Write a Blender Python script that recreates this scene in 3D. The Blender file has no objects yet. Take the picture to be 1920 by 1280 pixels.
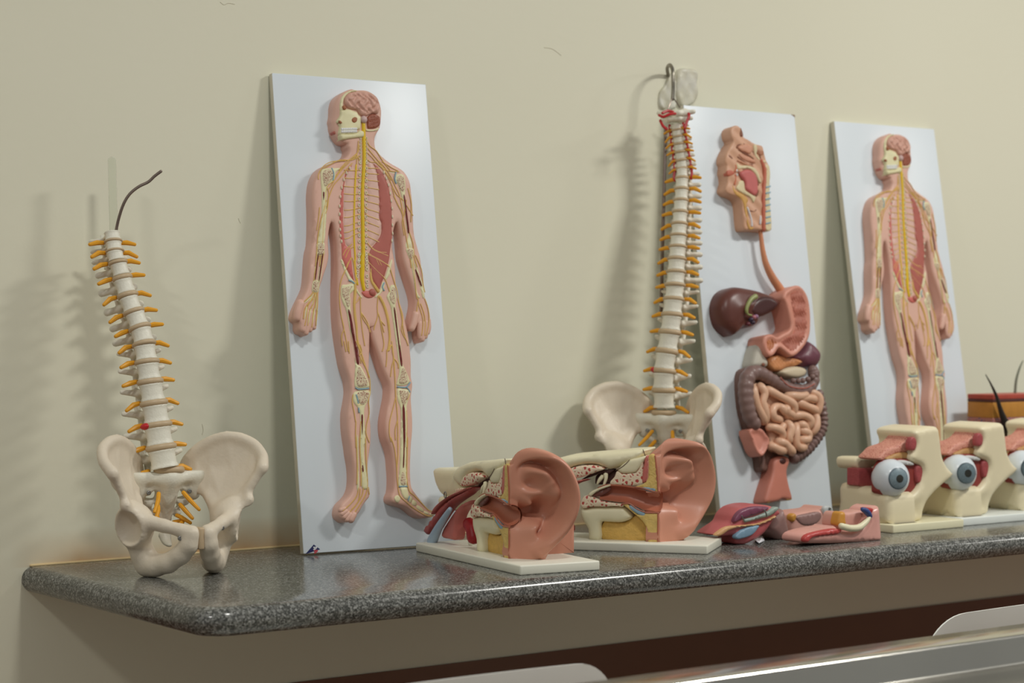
import bpy, bmesh, math, random
import numpy as np
from mathutils import Vector, Matrix
from mathutils.geometry import delaunay_2d_cdt

random.seed(7)
SC = bpy.context.scene
COL = SC.collection

# ------------------------------------------------------------------ camera
# world frame: wall is the plane y = 0, the stone counter's top is z = 0, floor z = -0.90
F_PX, YAW, PITCH, ROLL = 3860.1, 0.64197, -0.01175, 0.00185
CAM = np.array([0.0, -3.00784, 0.38825])
def cam_axes():
    cy, sy, cp, sp = math.cos(YAW), math.sin(YAW), math.cos(PITCH), math.sin(PITCH)
    f = np.array([sy*cp, cy*cp, sp]); r = np.array([cy, -sy, 0.0]); u = np.cross(r, f)
    cr, sr = math.cos(ROLL), math.sin(ROLL)
    return r*cr+u*sr, -r*sr+u*cr, f
AX_R, AX_U, AX_F = cam_axes()
cd = bpy.data.cameras.new('camera'); cam = bpy.data.objects.new('camera', cd); COL.objects.link(cam)
cam.matrix_world = Matrix([[AX_R[i], AX_U[i], -AX_F[i], CAM[i]] for i in range(3)] + [[0, 0, 0, 1]])
cd.sensor_width = 36.0; cd.lens = F_PX/1920*36.0
cd.clip_start = 0.05; cd.clip_end = 60
cd.dof.use_dof = True; cd.dof.focus_distance = 3.22; cd.dof.aperture_fstop = 4.8
SC.camera = cam

# ------------------------------------------------------------------ light and exposure
SC.view_settings.view_transform = 'Standard'; SC.view_settings.look = 'None'
SC.view_settings.exposure = 0.0; SC.view_settings.gamma = 1.0; SC.view_settings.use_curve_mapping = False
wd = bpy.data.worlds.new('room_ambient'); SC.world = wd; wd.use_nodes = True
wd.node_tree.nodes['Background'].inputs[0].default_value = (0.84, 0.86, 0.84, 1)
wd.node_tree.nodes['Background'].inputs[1].default_value = 0.30
def lamp(name, loc, sx, sy, power, col=(1.0, 0.985, 0.93)):
    l = bpy.data.lights.new(name, 'AREA'); l.shape = 'RECTANGLE'; l.size = sx; l.size_y = sy
    l.energy = power; l.color = col
    o = bpy.data.objects.new(name, l); COL.objects.link(o); o.location = loc     # faces straight down
    return o
lamp('ceiling_light_panel', (3.60, -1.75, 2.05), 0.6, 0.30, 42)
lamp('ceiling_light_panel', (1.45, -1.75, 2.05), 0.3, 0.20, 18)
lamp('ceiling_light_panel', (-0.9, -1.75, 2.05), 0.3, 0.20, 20)
lamp('ceiling_light_panel', (5.9, -1.75, 2.05), 0.6, 0.30, 22)

# ------------------------------------------------------------------ pixel helpers (photo frame 1920 x 1280)
def ray(x, y):
    return AX_R*((x-960)/F_PX) + AX_U*((640-y)/F_PX) + AX_F
def on_plane(x, y, o, n):
    d = ray(x, y); n = np.asarray(n, float); o = np.asarray(o, float)
    return CAM + d*(((o-CAM) @ n)/(d @ n))
def on_y(x, y, yy): return on_plane(x, y, (0, yy, 0), (0, 1, 0))
def on_z(x, y, zz=0.0): return on_plane(x, y, (0, 0, zz), (0, 0, 1))

class Frame:
    """a thing's own axes: o origin, ex right, ey up, ez out"""
    def __init__(s, o, ex, ey, ez):
        s.o, s.ex, s.ey, s.ez = [np.asarray(v, float) for v in (o, ex, ey, ez)]
    def uv(s, px, py, d=0.0):
        q = on_plane(px, py, s.o+s.ez*d, s.ez)-s.o
        return (float(q @ s.ex), float(q @ s.ey))
    def poly(s, pts, d=0.0):
        return [s.uv(p[0], p[1], p[2] if len(p) > 2 else d) for p in pts]
    def matrix(s):
        return Matrix([[s.ex[i], s.ey[i], s.ez[i], s.o[i]] for i in range(3)] + [[0, 0, 0, 1]])

# ------------------------------------------------------------------ materials
def lin(c):
    c = c/255.0
    return c/12.92 if c <= 0.04045 else ((c+0.055)/1.055)**2.4
def rgb(r, g, b): return (lin(r), lin(g), lin(b), 1.0)
MATS = {}
def mat(name, c, rough=0.45, var=0.06, scale=18.0, bump=0.0, bscale=120.0, metal=0.0, spec=0.5, trans=0.0, ior=1.45, c2=None, alpha=1.0, coat=0.0):
    if name in MATS: return MATS[name]
    m = bpy.data.materials.new(name); m.use_nodes = True; nt = m.node_tree
    b = nt.nodes['Principled BSDF']
    b.inputs['Roughness'].default_value = rough; b.inputs['Metallic'].default_value = metal
    b.inputs['Specular IOR Level'].default_value = spec; b.inputs['IOR'].default_value = ior
    b.inputs['Transmission Weight'].default_value = trans; b.inputs['Alpha'].default_value = alpha
    b.inputs['Coat Weight'].default_value = coat
    tc = nt.nodes.new('ShaderNodeTexCoord')
    n = nt.nodes.new('ShaderNodeTexNoise'); n.inputs['Scale'].default_value = scale; n.inputs['Detail'].default_value = 4
    nt.links.new(tc.outputs['Object'], n.inputs['Vector'])
    r = nt.nodes.new('ShaderNodeValToRGB'); base = rgb(*c)
    lo = tuple(v*(1-var) for v in base[:3])+(1,); hi = tuple(min(1, v*(1+var)) for v in base[:3])+(1,)
    if c2: hi = rgb(*c2)
    r.color_ramp.elements[0].color = lo; r.color_ramp.elements[1].color = hi
    r.color_ramp.elements[0].position = 0.3; r.color_ramp.elements[1].position = 0.7
    nt.links.new(n.outputs['Fac'], r.inputs['Fac']); nt.links.new(r.outputs['Color'], b.inputs['Base Color'])
    if bump:
        n2 = nt.nodes.new('ShaderNodeTexNoise'); n2.inputs['Scale'].default_value = bscale; n2.inputs['Detail'].default_value = 5
        nt.links.new(tc.outputs['Object'], n2.inputs['Vector'])
        bp = nt.nodes.new('ShaderNodeBump'); bp.inputs['Strength'].default_value = bump; bp.inputs['Distance'].default_value = 0.004
        nt.links.new(n2.outputs['Fac'], bp.inputs['Height']); nt.links.new(bp.outputs['Normal'], b.inputs['Normal'])
    MATS[name] = m
    return m
def speckle_mat(name, base, dots, scale, thresh, rough=0.5):
    """small coloured pores on a base colour (spongy bone)"""
    if name in MATS: return MATS[name]
    m = bpy.data.materials.new(name); m.use_nodes = True; nt = m.node_tree
    b = nt.nodes['Principled BSDF']; b.inputs['Roughness'].default_value = rough
    tc = nt.nodes.new('ShaderNodeTexCoord')
    v = nt.nodes.new('ShaderNodeTexVoronoi'); v.inputs['Scale'].default_value = scale; v.feature = 'DISTANCE_TO_EDGE'
    n = nt.nodes.new('ShaderNodeTexNoise'); n.inputs['Scale'].default_value = scale*0.7
    mx = nt.nodes.new('ShaderNodeMixRGB'); mx.blend_type = 'ADD'; mx.inputs[0].default_value = 0.0025
    nt.links.new(tc.outputs['Object'], mx.inputs[1]); nt.links.new(tc.outputs['Object'], n.inputs['Vector'])
    nt.links.new(n.outputs['Color'], mx.inputs[2]); nt.links.new(mx.outputs[0], v.inputs['Vector'])
    r = nt.nodes.new('ShaderNodeValToRGB'); r.color_ramp.elements[0].color = rgb(*base); r.color_ramp.elements[1].color = rgb(*dots)
    r.color_ramp.elements[0].position = thresh; r.color_ramp.elements[1].position = thresh+0.05
    nt.links.new(v.outputs['Distance'], r.inputs['Fac']); nt.links.new(r.outputs['Color'], b.inputs['Base Color'])
    bp = nt.nodes.new('ShaderNodeBump'); bp.inputs['Strength'].default_value = 0.6; bp.inputs['Distance'].default_value = 0.002; bp.invert = True
    nt.links.new(v.outputs['Distance'], bp.inputs['Height']); nt.links.new(bp.outputs['Normal'], b.inputs['Normal'])
    MATS[name] = m
    return m

# ------------------------------------------------------------------ object helpers
def tag(o, label=None, cat=None, group=None, kind=None):
    if label: o['label'] = label
    if cat: o['category'] = cat
    if group: o['group'] = group
    if kind: o['kind'] = kind
    return o
def empty(name, matrix=None, label=None, cat=None, group=None):
    o = bpy.data.objects.new(name, None); COL.objects.link(o); o.empty_display_size = 0.05
    if matrix is not None: o.matrix_world = matrix
    return tag(o, label, cat, group)
def obj_me(name, me, parent=None, loc=None):
    o = bpy.data.objects.new(name, me); COL.objects.link(o)
    if parent is not None: o.parent = parent
    if loc is not None: o.location = loc
    return o
def mesh(name, V, Fc, m, smooth=True, sharp=None):
    me = bpy.data.meshes.new(name); me.from_pydata([tuple(map(float, v)) for v in V], [], [tuple(int(i) for i in f) for f in Fc]); me.update()
    if m is not None: me.materials.append(m)
    if smooth:
        me.polygons.foreach_set('use_smooth', [True]*len(me.polygons))
        if sharp is not None:
            try: me.set_sharp_from_angle(angle=math.radians(sharp))
            except Exception: pass
    return me
def add(name, VF, m, parent=None, smooth=True, sharp=40, label=None):
    o = obj_me(name, mesh(name, VF[0], VF[1], m, smooth, sharp), parent)
    if label: o['label'] = label
    return o
def join(*parts):
    V, Fc = [], []
    for v, f in parts:
        k = len(V); V += [tuple(q) for q in v]; Fc += [tuple(i+k for i in g) for g in f]
    return V, Fc
def xf(VF, M):
    return [tuple(M @ Vector(v)) for v in VF[0]], VF[1]
def copy_tree(o, parent=None, depth=0):
    c = o.copy(); COL.objects.link(c); c.parent = parent
    for ch in list(o.children): copy_tree(ch, c, depth+1)
    return c

# ------------------------------------------------------------------ shape helpers
def cr(pts, n=6, closed=False):
    """Catmull-Rom through points of any dimension"""
    P = np.array(pts, float); N = len(P)
    if N < 3 and not closed: return [tuple(p) for p in P]
    out = []
    rng = range(N if closed else N-1)
    for i in rng:
        if closed: a, b, c, d = P[(i-1) % N], P[i], P[(i+1) % N], P[(i+2) % N]
        else: a, b, c, d = P[max(i-1, 0)], P[i], P[i+1], P[min(i+2, N-1)]
        for k in range(n):
            t = k/n
            out.append(tuple(0.5*((2*b)+(-a+c)*t+(2*a-5*b+4*c-d)*t*t+(-a+3*b-3*c+d)*t**3)))
    if not closed: out.append(tuple(P[-1]))
    return out
def tube(path, rad, seg=8, flat=None, up=(0, 0, 1)):
    """swept tube with rounded ends; rad a number or a list; flat = (a, b) section scale along side / up"""
    P = np.array(path, float); N = len(P)
    R = np.full(N, rad, float) if np.isscalar(rad) else np.interp(np.linspace(0, 1, N), np.linspace(0, 1, len(rad)), rad)
    # rounded ends: extra rings
    t0 = P[0]-P[1]; t0 /= np.linalg.norm(t0)+1e-12; t1 = P[-1]-P[-2]; t1 /= np.linalg.norm(t1)+1e-12
    P = np.vstack([P[0]+t0*R[0]*0.8, P[0]+t0*R[0]*0.45, P, P[-1]+t1*R[-1]*0.45, P[-1]+t1*R[-1]*0.8])
    R = np.concatenate([[R[0]*0.35, R[0]*0.85], R, [R[-1]*0.85, R[-1]*0.35]])
    T = np.gradient(P, axis=0); T /= np.linalg.norm(T, axis=1)[:, None]+1e-12
    ref = np.array(up, float)
    V, Fc = [], []; prev = None
    fa, fb = flat if flat else (1, 1)
    for i in range(len(P)):
        t = T[i]
        if prev is None:
            s = np.cross(t, ref)
            if np.linalg.norm(s) < 1e-3: s = np.cross(t, np.array([1.0, 0.3, 0.2]))
        else: s = prev-t*(prev @ t)
        s /= np.linalg.norm(s)+1e-12; prev = s; w = np.cross(s, t)
        for k in range(seg):
            a = 2*math.pi*k/seg
            V.append(P[i]+(s*math.cos(a)*fa+w*math.sin(a)*fb)*R[i])
    n = len(P)
    for i in range(n-1):
        for k in range(seg):
            a = i*seg+k; b = i*seg+(k+1) % seg
            Fc.append((a, b, b+seg, a+seg))
    Fc.append(tuple(range(seg))[::-1]); Fc.append(tuple((n-1)*seg+k for k in range(seg)))
    return V, Fc
def box(x0, x1, y0, y1, z0, z1, bev=0.0):
    bm = bmesh.new(); bmesh.ops.create_cube(bm, size=1)
    for v in bm.verts:
        v.co = Vector(((x0+x1)/2+v.co.x*(x1-x0), (y0+y1)/2+v.co.y*(y1-y0), (z0+z1)/2+v.co.z*(z1-z0)))
    if bev: bmesh.ops.bevel(bm, geom=bm.edges[:], offset=bev, segments=3, affect='EDGES', profile=0.5)
    bm.verts.ensure_lookup_table()
    r = ([tuple(v.co) for v in bm.verts], [tuple(v.index for v in f.verts) for f in bm.faces]); bm.free()
    return r
def lathe(prof, seg=20, axis='z'):
    V, Fc = [], []
    for r, z in prof:
        for k in range(seg):
            a = 2*math.pi*k/seg; V.append((r*math.cos(a), r*math.sin(a), z))
    for i in range(len(prof)-1):
        for k in range(seg):
            a = i*seg+k; b = i*seg+(k+1) % seg; Fc.append((a, b, b+seg, a+seg))
    Fc.append(tuple(range(seg))[::-1]); Fc.append(tuple((len(prof)-1)*seg+k for k in range(seg)))
    return V, Fc
def ball(rx, ry, rz, c=(0, 0, 0), seg=16, rings=10):
    V = [(c[0], c[1], c[2]-rz)]; Fc = []
    for i in range(1, rings):
        p = -math.pi/2+math.pi*i/rings
        for k in range(seg):
            a = 2*math.pi*k/seg
            V.append((c[0]+rx*math.cos(p)*math.cos(a), c[1]+ry*math.cos(p)*math.sin(a), c[2]+rz*math.sin(p)))
    V.append((c[0], c[1], c[2]+rz)); top = len(V)-1
    for k in range(seg): Fc.append((0, 1+(k+1) % seg, 1+k))
    for i in range(rings-2):
        for k in range(seg):
            a = 1+i*seg+k; b = 1+i*seg+(k+1) % seg; Fc.append((a, b, b+seg, a+seg))
    o = 1+(rings-2)*seg
    for k in range(seg): Fc.append((o+k, o+(k+1) % seg, top))
    return V, Fc
def area2(p): return sum(p[i][0]*p[(i+1) % len(p)][1]-p[(i+1) % len(p)][0]*p[i][1] for i in range(len(p)))
def seg_dist(Q, A, B):
    """distance of points Q (n,2) to segments A->B (m,2): (n,) minimum"""
    best = np.full(len(Q), 1e9)
    for a, b in zip(A, B):
        ab = b-a; L = ab @ ab+1e-18
        t = np.clip(((Q-a) @ ab)/L, 0, 1)
        d = Q-(a+t[:, None]*ab)
        best = np.minimum(best, np.einsum('ij,ij->i', d, d))
    return np.sqrt(best)
def inside(Q, P):
    x, y = Q[:, 0], Q[:, 1]; r = np.zeros(len(Q), bool); n = len(P); j = n-1
    for i in range(n):
        xi, yi, xj, yj = P[i][0], P[i][1], P[j][0], P[j][1]
        c = ((yi > y) != (yj > y)) & (x < (xj-xi)*(y-yi)/(yj-yi+1e-18)+xi); r ^= c; j = i
    return r
def relief(outline, H, rnd=0.006, step=0.006, z0=0.0, fn=None, smooth_n=3):
    """a plate with the given outline (u, v), rounded rim, top height H plus fn(U, V, dist); closed down to z0"""
    P = cr(outline, smooth_n, True) if smooth_n > 1 else [tuple(p) for p in outline]
    if area2(P) < 0: P = P[::-1]
    PA = np.array(P); lo = PA.min(0); hi = PA.max(0)
    gx = np.arange(lo[0], hi[0], step); gy = np.arange(lo[1], hi[1], step*0.866)
    Q = np.array([(x+(step/2 if j % 2 else 0), y) for j, y in enumerate(gy) for x in gx]) if len(gx) and len(gy) else np.zeros((0, 2))
    A, B = PA, np.roll(PA, -1, 0)
    if len(Q):
        Q = Q[inside(Q, PA)]
    extra = []
    for k in ((0.15, 0.45, 0.8) if rnd > step*0.5 else (0.5,)):      # rings following the rim
        e = np.roll(PA, -1, 0)-np.roll(PA, 1, 0); nrm = np.c_[-e[:, 1], e[:, 0]]; nrm /= np.linalg.norm(nrm, axis=1)[:, None]+1e-12
        extra.append(PA+nrm*rnd*k)
    E = np.vstack(extra); E = E[inside(E, PA)]
    Qd = seg_dist(Q, A, B) if len(Q) else np.zeros(0)
    Q = Q[Qd > rnd*0.95] if len(Q) else Q
    Ed = seg_dist(E, A, B); E = E[Ed > rnd*0.1]
    allp = [Vector(p) for p in P]+[Vector(q) for q in E]+[Vector(q) for q in Q]
    n = len(P)
    vo, eo, fo, ov, oe, of = delaunay_2d_cdt(allp, [], [list(range(n))], 1, 1e-6)
    U = np.array([tuple(v) for v in vo])
    D = seg_dist(U, A, B)
    t = np.clip(D/rnd, 0, 1)
    h = H-rnd+rnd*np.sqrt(np.clip(1-(1-t)**2, 0, 1))
    if fn is not None: h = h+fn(U[:, 0], U[:, 1], D)
    V = [(U[i, 0], U[i, 1], h[i]) for i in range(len(U))]
    Fc = []
    for f in fo:
        f = list(f)
        if area2([U[i] for i in f]) < 0: f = f[::-1]
        Fc.append(tuple(f))
    # rim edges used once -> walls
    cnt = {}
    for f in Fc:
        for i in range(len(f)):
            a, b = f[i], f[(i+1) % len(f)]; cnt[(a, b)] = 1
    base = {}
    def bi(i):
        if i not in base: base[i] = len(V); V.append((V[i][0], V[i][1], z0))
        return base[i]
    for (a, b) in list(cnt):
        if (b, a) not in cnt: Fc.append((b, a, bi(a), bi(b)))
    return V, Fc

# ---------------- signed-distance modelling, turned into a mesh by surface nets
def smin(a, b, k):
    h = np.clip(0.5+0.5*(b-a)/k, 0, 1); return b*(1-h)+a*h-k*h*(1-h)
def smax(a, b, k): return -smin(-a, -b, k)
def d_cap(P, a, b, ra, rb=None):
    a = np.array(a, float); b = np.array(b, float); rb = ra if rb is None else rb
    ab = b-a; t = np.clip(((P-a) @ ab)/(ab @ ab+1e-18), 0, 1)
    return np.linalg.norm(P-a-t[:, None]*ab, axis=1)-(ra+(rb-ra)*t)
def d_chain(P, pts, k=0.004):
    d = None
    for p, q in zip(pts[:-1], pts[1:]):
        e = d_cap(P, p[:3], q[:3], p[3], q[3]); d = e if d is None else smin(d, e, k)
    return d
def d_ell(P, c, r):
    q = (P-np.array(c))/np.array(r); k0 = np.linalg.norm(q, axis=1); k1 = np.linalg.norm(q/np.array(r), axis=1)
    return k0*(k0-1)/(k1+1e-12)
def d_box(P, c, h, r=0.0):
    q = np.abs(P-np.array(c))-np.array(h)+r
    return np.linalg.norm(np.maximum(q, 0), axis=1)+np.minimum(q.max(1), 0)-r
def d_tri(P, a, b, c, r):
    a, b, c = [np.array(v, float) for v in (a, b, c)]
    ba, cb, ac = b-a, c-b, a-c; n = np.cross(ba, ac)
    pa, pb, pc = P-a, P-b, P-c
    def sg(e, p): return np.sign(p @ np.cross(e, n))
    ins = (sg(ba, pa)+sg(cb, pb)+sg(ac, pc)) < 2
    def ed(e, p):
        t = np.clip((p @ e)/(e @ e), 0, 1); d = p-t[:, None]*e; return np.einsum('ij,ij->i', d, d)
    de = np.minimum(np.minimum(ed(ba, pa), ed(cb, pb)), ed(ac, pc))
    df = (pa @ n)**2/(n @ n)
    return np.sqrt(np.where(ins, de, df))-r
def d_poly(P2, poly):
    """signed 2-D distance to polygon (negative inside)"""
    PA = np.array(poly, float); d = seg_dist(P2, PA, np.roll(PA, -1, 0)); return np.where(inside(P2, PA), -d, d)
def surf(f, lo, hi, h):
    lo = np.array(lo, float); hi = np.array(hi, float); n = np.ceil((hi-lo)/h).astype(int)+1
    ax = [lo[i]+h*np.arange(n[i]) for i in range(3)]
    G = np.stack(np.meshgrid(*ax, indexing='ij'), -1).reshape(-1, 3)
    D = np.empty(len(G))
    for s in range(0, len(G), 150000): D[s:s+150000] = f(G[s:s+150000])
    D = D.reshape(n); S = D < 0
    c = n-1
    acc = np.zeros(tuple(c)+(3,)); cnt = np.zeros(tuple(c))
    offs = [(i, j, k) for i in (0, 1) for j in (0, 1) for k in (0, 1)]
    def cor(A, o): return A[o[0]:o[0]+c[0], o[1]:o[1]+c[1], o[2]:o[2]+c[2]]
    for o in offs:
        for a in range(3):
            if o[a]: continue
            q = list(o); q[a] = 1
            d0, d1 = cor(D, o), cor(D, q); m = (d0 < 0) != (d1 < 0)
            t = np.where(m, d0/np.where(m, d0-d1, 1), 0)
            for b in range(3):
                acc[..., b] += np.where(m, (t if b == a else o[b]), 0)
            cnt += m
    act = cnt > 0; idx = -np.ones(tuple(c), int); idx[act] = np.arange(act.sum())
    I = np.argwhere(act)
    V = lo+(I+acc[act]/cnt[act][:, None])*h
    Fc = []
    for a in range(3):
        b, e = (a+1) % 3, (a+2) % 3
        sl0 = [slice(None)]*3; sl1 = [slice(None)]*3; sl0[a] = slice(0, -1); sl1[a] = slice(1, None)
        s0, s1 = S[tuple(sl0)], S[tuple(sl1)]
        for flip in (0, 1):
            m = (s0 & ~s1) if flip == 0 else (~s0 & s1)
            E = np.argwhere(m)
            if not len(E): continue
            ok = (E[:, b] > 0) & (E[:, e] > 0) & (E[:, b] < c[b]) & (E[:, e] < c[e]); E = E[ok]
            def cell(db, de):
                q = E.copy(); q[:, b] += db; q[:, e] += de; return idx[q[:, 0], q[:, 1], q[:, 2]]
            q = np.stack([cell(-1, -1), cell(0, -1), cell(0, 0), cell(-1, 0)], 1)
            if flip: q = q[:, ::-1]
            Fc += q.tolist()
    return V.tolist(), Fc
# ------------------------------------------------------------------ the room shell
def wall_mat():
    m = bpy.data.materials.new('cream_wall_paint'); m.use_nodes = True; nt = m.node_tree
    b = nt.nodes['Principled BSDF']; b.inputs['Roughness'].default_value = 0.42; b.inputs['Specular IOR Level'].default_value = 0.35
    tc = nt.nodes.new('ShaderNodeTexCoord')
    n = nt.nodes.new('ShaderNodeTexNoise'); n.inputs['Scale'].default_value = 2.2; n.inputs['Detail'].default_value = 6
    nt.links.new(tc.outputs['Object'], n.inputs['Vector'])
    r = nt.nodes.new('ShaderNodeValToRGB')
    r.color_ramp.elements[0].color = rgb(230, 227, 204); r.color_ramp.elements[1].color = rgb(234, 231, 210)
    nt.links.new(n.outputs['Fac'], r.inputs['Fac'])
    # orange-brown splash stain creeping up from the counter joint, with its own ragged edge
    sep = nt.nodes.new('ShaderNodeSeparateXYZ'); nt.links.new(tc.outputs['Object'], sep.inputs[0])
    n2 = nt.nodes.new('ShaderNodeTexNoise'); n2.inputs['Scale'].default_value = 7; n2.inputs['Detail'].default_value = 5
    nt.links.new(tc.outputs['Object'], n2.inputs['Vector'])
    mr = nt.nodes.new('ShaderNodeMapRange'); mr.inputs[1].default_value = 0.055; mr.inputs[2].default_value = -0.005; mr.inputs[3].default_value = 0; mr.inputs[4].default_value = 1
    nt.links.new(sep.outputs[2], mr.inputs[0])
    gt = nt.nodes.new('ShaderNodeMath'); gt.operation = 'GREATER_THAN'; gt.inputs[1].default_value = -0.001; nt.links.new(sep.outputs[2], gt.inputs[0])
    mul = nt.nodes.new('ShaderNodeMath'); mul.operation = 'MULTIPLY'; nt.links.new(mr.outputs[0], mul.inputs[0]); nt.links.new(n2.outputs['Fac'], mul.inputs[1])
    mul2 = nt.nodes.new('ShaderNodeMath'); mul2.operation = 'MULTIPLY'; nt.links.new(mul.outputs[0], mul2.inputs[0]); nt.links.new(gt.outputs[0], mul2.inputs[1])
    mrx = nt.nodes.new('ShaderNodeMapRange'); mrx.inputs[1].default_value = 1.28; mrx.inputs[2].default_value = 1.40; nt.links.new(sep.outputs[0], mrx.inputs[0])
    mul3 = nt.nodes.new('ShaderNodeMath'); mul3.operation = 'MULTIPLY'; nt.links.new(mul2.outputs[0], mul3.inputs[0]); nt.links.new(mrx.outputs[0], mul3.inputs[1])
    mul4 = nt.nodes.new('ShaderNodeMath'); mul4.operation = 'MULTIPLY'; mul4.inputs[1].default_value = 1.6; mul4.use_clamp = True; nt.links.new(mul3.outputs[0], mul4.inputs[0])
    mx = nt.nodes.new('ShaderNodeMixRGB'); mx.inputs[2].default_value = rgb(200, 152, 92)
    nt.links.new(mul4.outputs[0], mx.inputs[0]); nt.links.new(r.outputs['Color'], mx.inputs[1]); nt.links.new(mx.outputs[0], b.inputs['Base Color'])
    n3 = nt.nodes.new('ShaderNodeTexNoise'); n3.inputs['Scale'].default_value = 60; n3.inputs['Detail'].default_value = 3
    nt.links.new(tc.outputs['Object'], n3.inputs['Vector'])
    bp = nt.nodes.new('ShaderNodeBump'); bp.inputs['Strength'].default_value = 0.08; bp.inputs['Distance'].default_value = 0.003
    nt.links.new(n3.outputs['Fac'], bp.inputs['Height']); nt.links.new(bp.outputs['Normal'], b.inputs['Normal'])
    return m
tag(add('wall_back', box(-4, 9, 0.0, 0.12, -0.90, 2.35), wall_mat(), smooth=False), kind='structure')
wb = bpy.data.objects['wall_back']
for pts in ([(447, 409), (448.5, 414), (451, 418)], [(413, 4), (420, 9), (428, 6), (440, 8)], [(379, 795), (381, 806), (379, 815)], [(1020, 89), (1036, 92), (1052, 104)]):
    add('scratch', tube(cr([tuple(on_y(x, y, -0.0002)) for x, y in pts], 4), 0.0004, 5), mat('scratch_grey', (204, 198, 176), 0.6, 0.05), wb)
tag(add('trim_1', box(-4, 9, -0.0025, 0.0, -0.90, -0.2305), mat('brown_dado_paint', (112, 72, 48), 0.4, 0.08, 3), smooth=False), kind='structure')
tag(add('floor', box(-4, 9, -6, 0.12, -1.0, -0.90), mat('floor_brown_tile', (140, 104, 78), 0.35, 0.08, 30), smooth=False), kind='structure')

def granite():
    m = bpy.data.materials.new('grey_granite'); m.use_nodes = True; nt = m.node_tree
    b = nt.nodes['Principled BSDF']; b.inputs['Roughness'].default_value = 0.17; b.inputs['Specular IOR Level'].default_value = 0.5
    tc = nt.nodes.new('ShaderNodeTexCoord')
    v = nt.nodes.new('ShaderNodeTexVoronoi'); v.inputs['Scale'].default_value = 420; v.inputs['Randomness'].default_value = 1
    n = nt.nodes.new('ShaderNodeTexNoise'); n.inputs['Scale'].default_value = 330; n.inputs['Detail'].default_value = 4; n.inputs['Roughness'].default_value = 0.65
    for q in (v, n): nt.links.new(tc.outputs['Object'], q.inputs['Vector'])
    sep = nt.nodes.new('ShaderNodeSeparateColor'); nt.links.new(v.outputs['Color'], sep.inputs[0])
    ad = nt.nodes.new('ShaderNodeMath'); ad.operation = 'ADD'; nt.links.new(sep.outputs[0], ad.inputs[0]); nt.links.new(n.outputs['Fac'], ad.inputs[1])
    hf = nt.nodes.new('ShaderNodeMath'); hf.operation = 'MULTIPLY'; hf.inputs[1].default_value = 0.5; nt.links.new(ad.outputs[0], hf.inputs[0])
    r = nt.nodes.new('ShaderNodeValToRGB'); e = r.color_ramp.elements
    e[0].position = 0.22; e[0].color = rgb(50, 50, 47); e[1].position = 0.8; e[1].color = rgb(160, 160, 156)
    x = e.new(0.42); x.color = rgb(82, 82, 78); x = e.new(0.60); x.color = rgb(112, 112, 107)
    nt.links.new(hf.outputs[0], r.inputs['Fac']); nt.links.new(r.outputs['Color'], b.inputs['Base Color'])
    return m
def counter(x0, x1, W, t, rc):
    V, Fc = [], []; rings = []; r = t/2; NP = 12
    for k in range(NP+1):
        th = math.pi/2-math.pi*k/NP; ins = r*(1-math.cos(th)); z = -r+r*math.sin(th)
        ring = [(x0+ins, -0.0005, z), (x0+ins, -(W-rc), z)]
        for j in range(1, 9):
            a = math.pi/2*j/8; ring.append((x0+rc-(rc-ins)*math.cos(a), -(W-rc)-(rc-ins)*math.sin(a), z))
        ring.append((x1, -(W-ins), z))
        rings.append(ring)
    n = len(rings[0])
    for ring in rings: V += ring
    for k in range(NP):
        for j in range(n-1):
            a = k*n+j; Fc.append((a, a+n, a+n+1, a+1))
    b0 = len(V); V.append((x1, -0.0005, 0)); V.append((x1, -0.0005, -t))
    Fc.append(tuple(range(n))+(b0,)); Fc.append(tuple(NP*n+j for j in range(n))[::-1]+(b0+1,))
    return V, Fc
top = tag(add('stone_countertop', counter(1.30, 4.45, 0.59, 0.04, 0.055), granite(), sharp=60),
          'long speckled grey granite worktop with rounded edge along the cream wall', 'countertop')

tag(add('trim_2', tube([(1.315, -0.0015, 0.0012), (4.45, -0.0015, 0.0012)], 0.0022, 8), mat('caulk_cream', (226, 200, 150), 0.5, 0.08, 20)), kind='structure')
# ------------------------------------------------------------------ steel table in front and the white chairs
STEEL = mat('polished_steel', (206, 202, 192), 0.16, 0.04, 6, metal=1.0)
ZT = -0.03
pA = on_z(1920, 1163, ZT); pB = on_z(1105, 1280, ZT)
yT = (pA[1]+pB[1])/2
def steel_table():
    x0, x1 = pB[0]-0.45, pA[0]+0.65
    root = empty('steel_table', Matrix.Translation((x0, yT, -0.90)), 'stainless steel table with raised rim in the lower right foreground', 'table')
    L, h, W = x1-x0, ZT+0.90, 0.70
    half = [(0.0, h-0.06), (0.0, h-0.006), (-0.002, h-0.002), (-0.006, h), (-0.058, h), (-0.063, h-0.0008), (-0.067, h-0.003), (-0.0685, h-0.007), (-0.0690, h-0.033), (-0.071, h-0.037), (-0.076, h-0.039), (-0.084, h-0.0395)]
    prof = half+[(-W-y, z) for y, z in half[::-1]]
    V, Fc = [], []
    for x in (0, L): V += [(x, y, z) for y, z in prof]
    n = len(prof)
    for i in range(n-1): Fc.append((i, i+n, i+n+1, i+1))
    Fc.append((0, n-1, 2*n-1, n)); Fc.append(tuple(range(n))); Fc.append(tuple(range(2*n-1, n-1, -1)))
    add('table_top', (V, Fc), STEEL, root, sharp=50)
    for x in (0.06, L-0.06):
        for y in (-0.04, -W+0.04):
            add('leg', tube([(x, y, 0.012), (x, y, h-0.06)], 0.017, 12), STEEL, root)
    add('stretcher', box(0.06, L-0.06, -W+0.03, -W+0.055, 0.16, 0.19, 0.003), STEEL, root)
    return root
steel_table()

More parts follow.
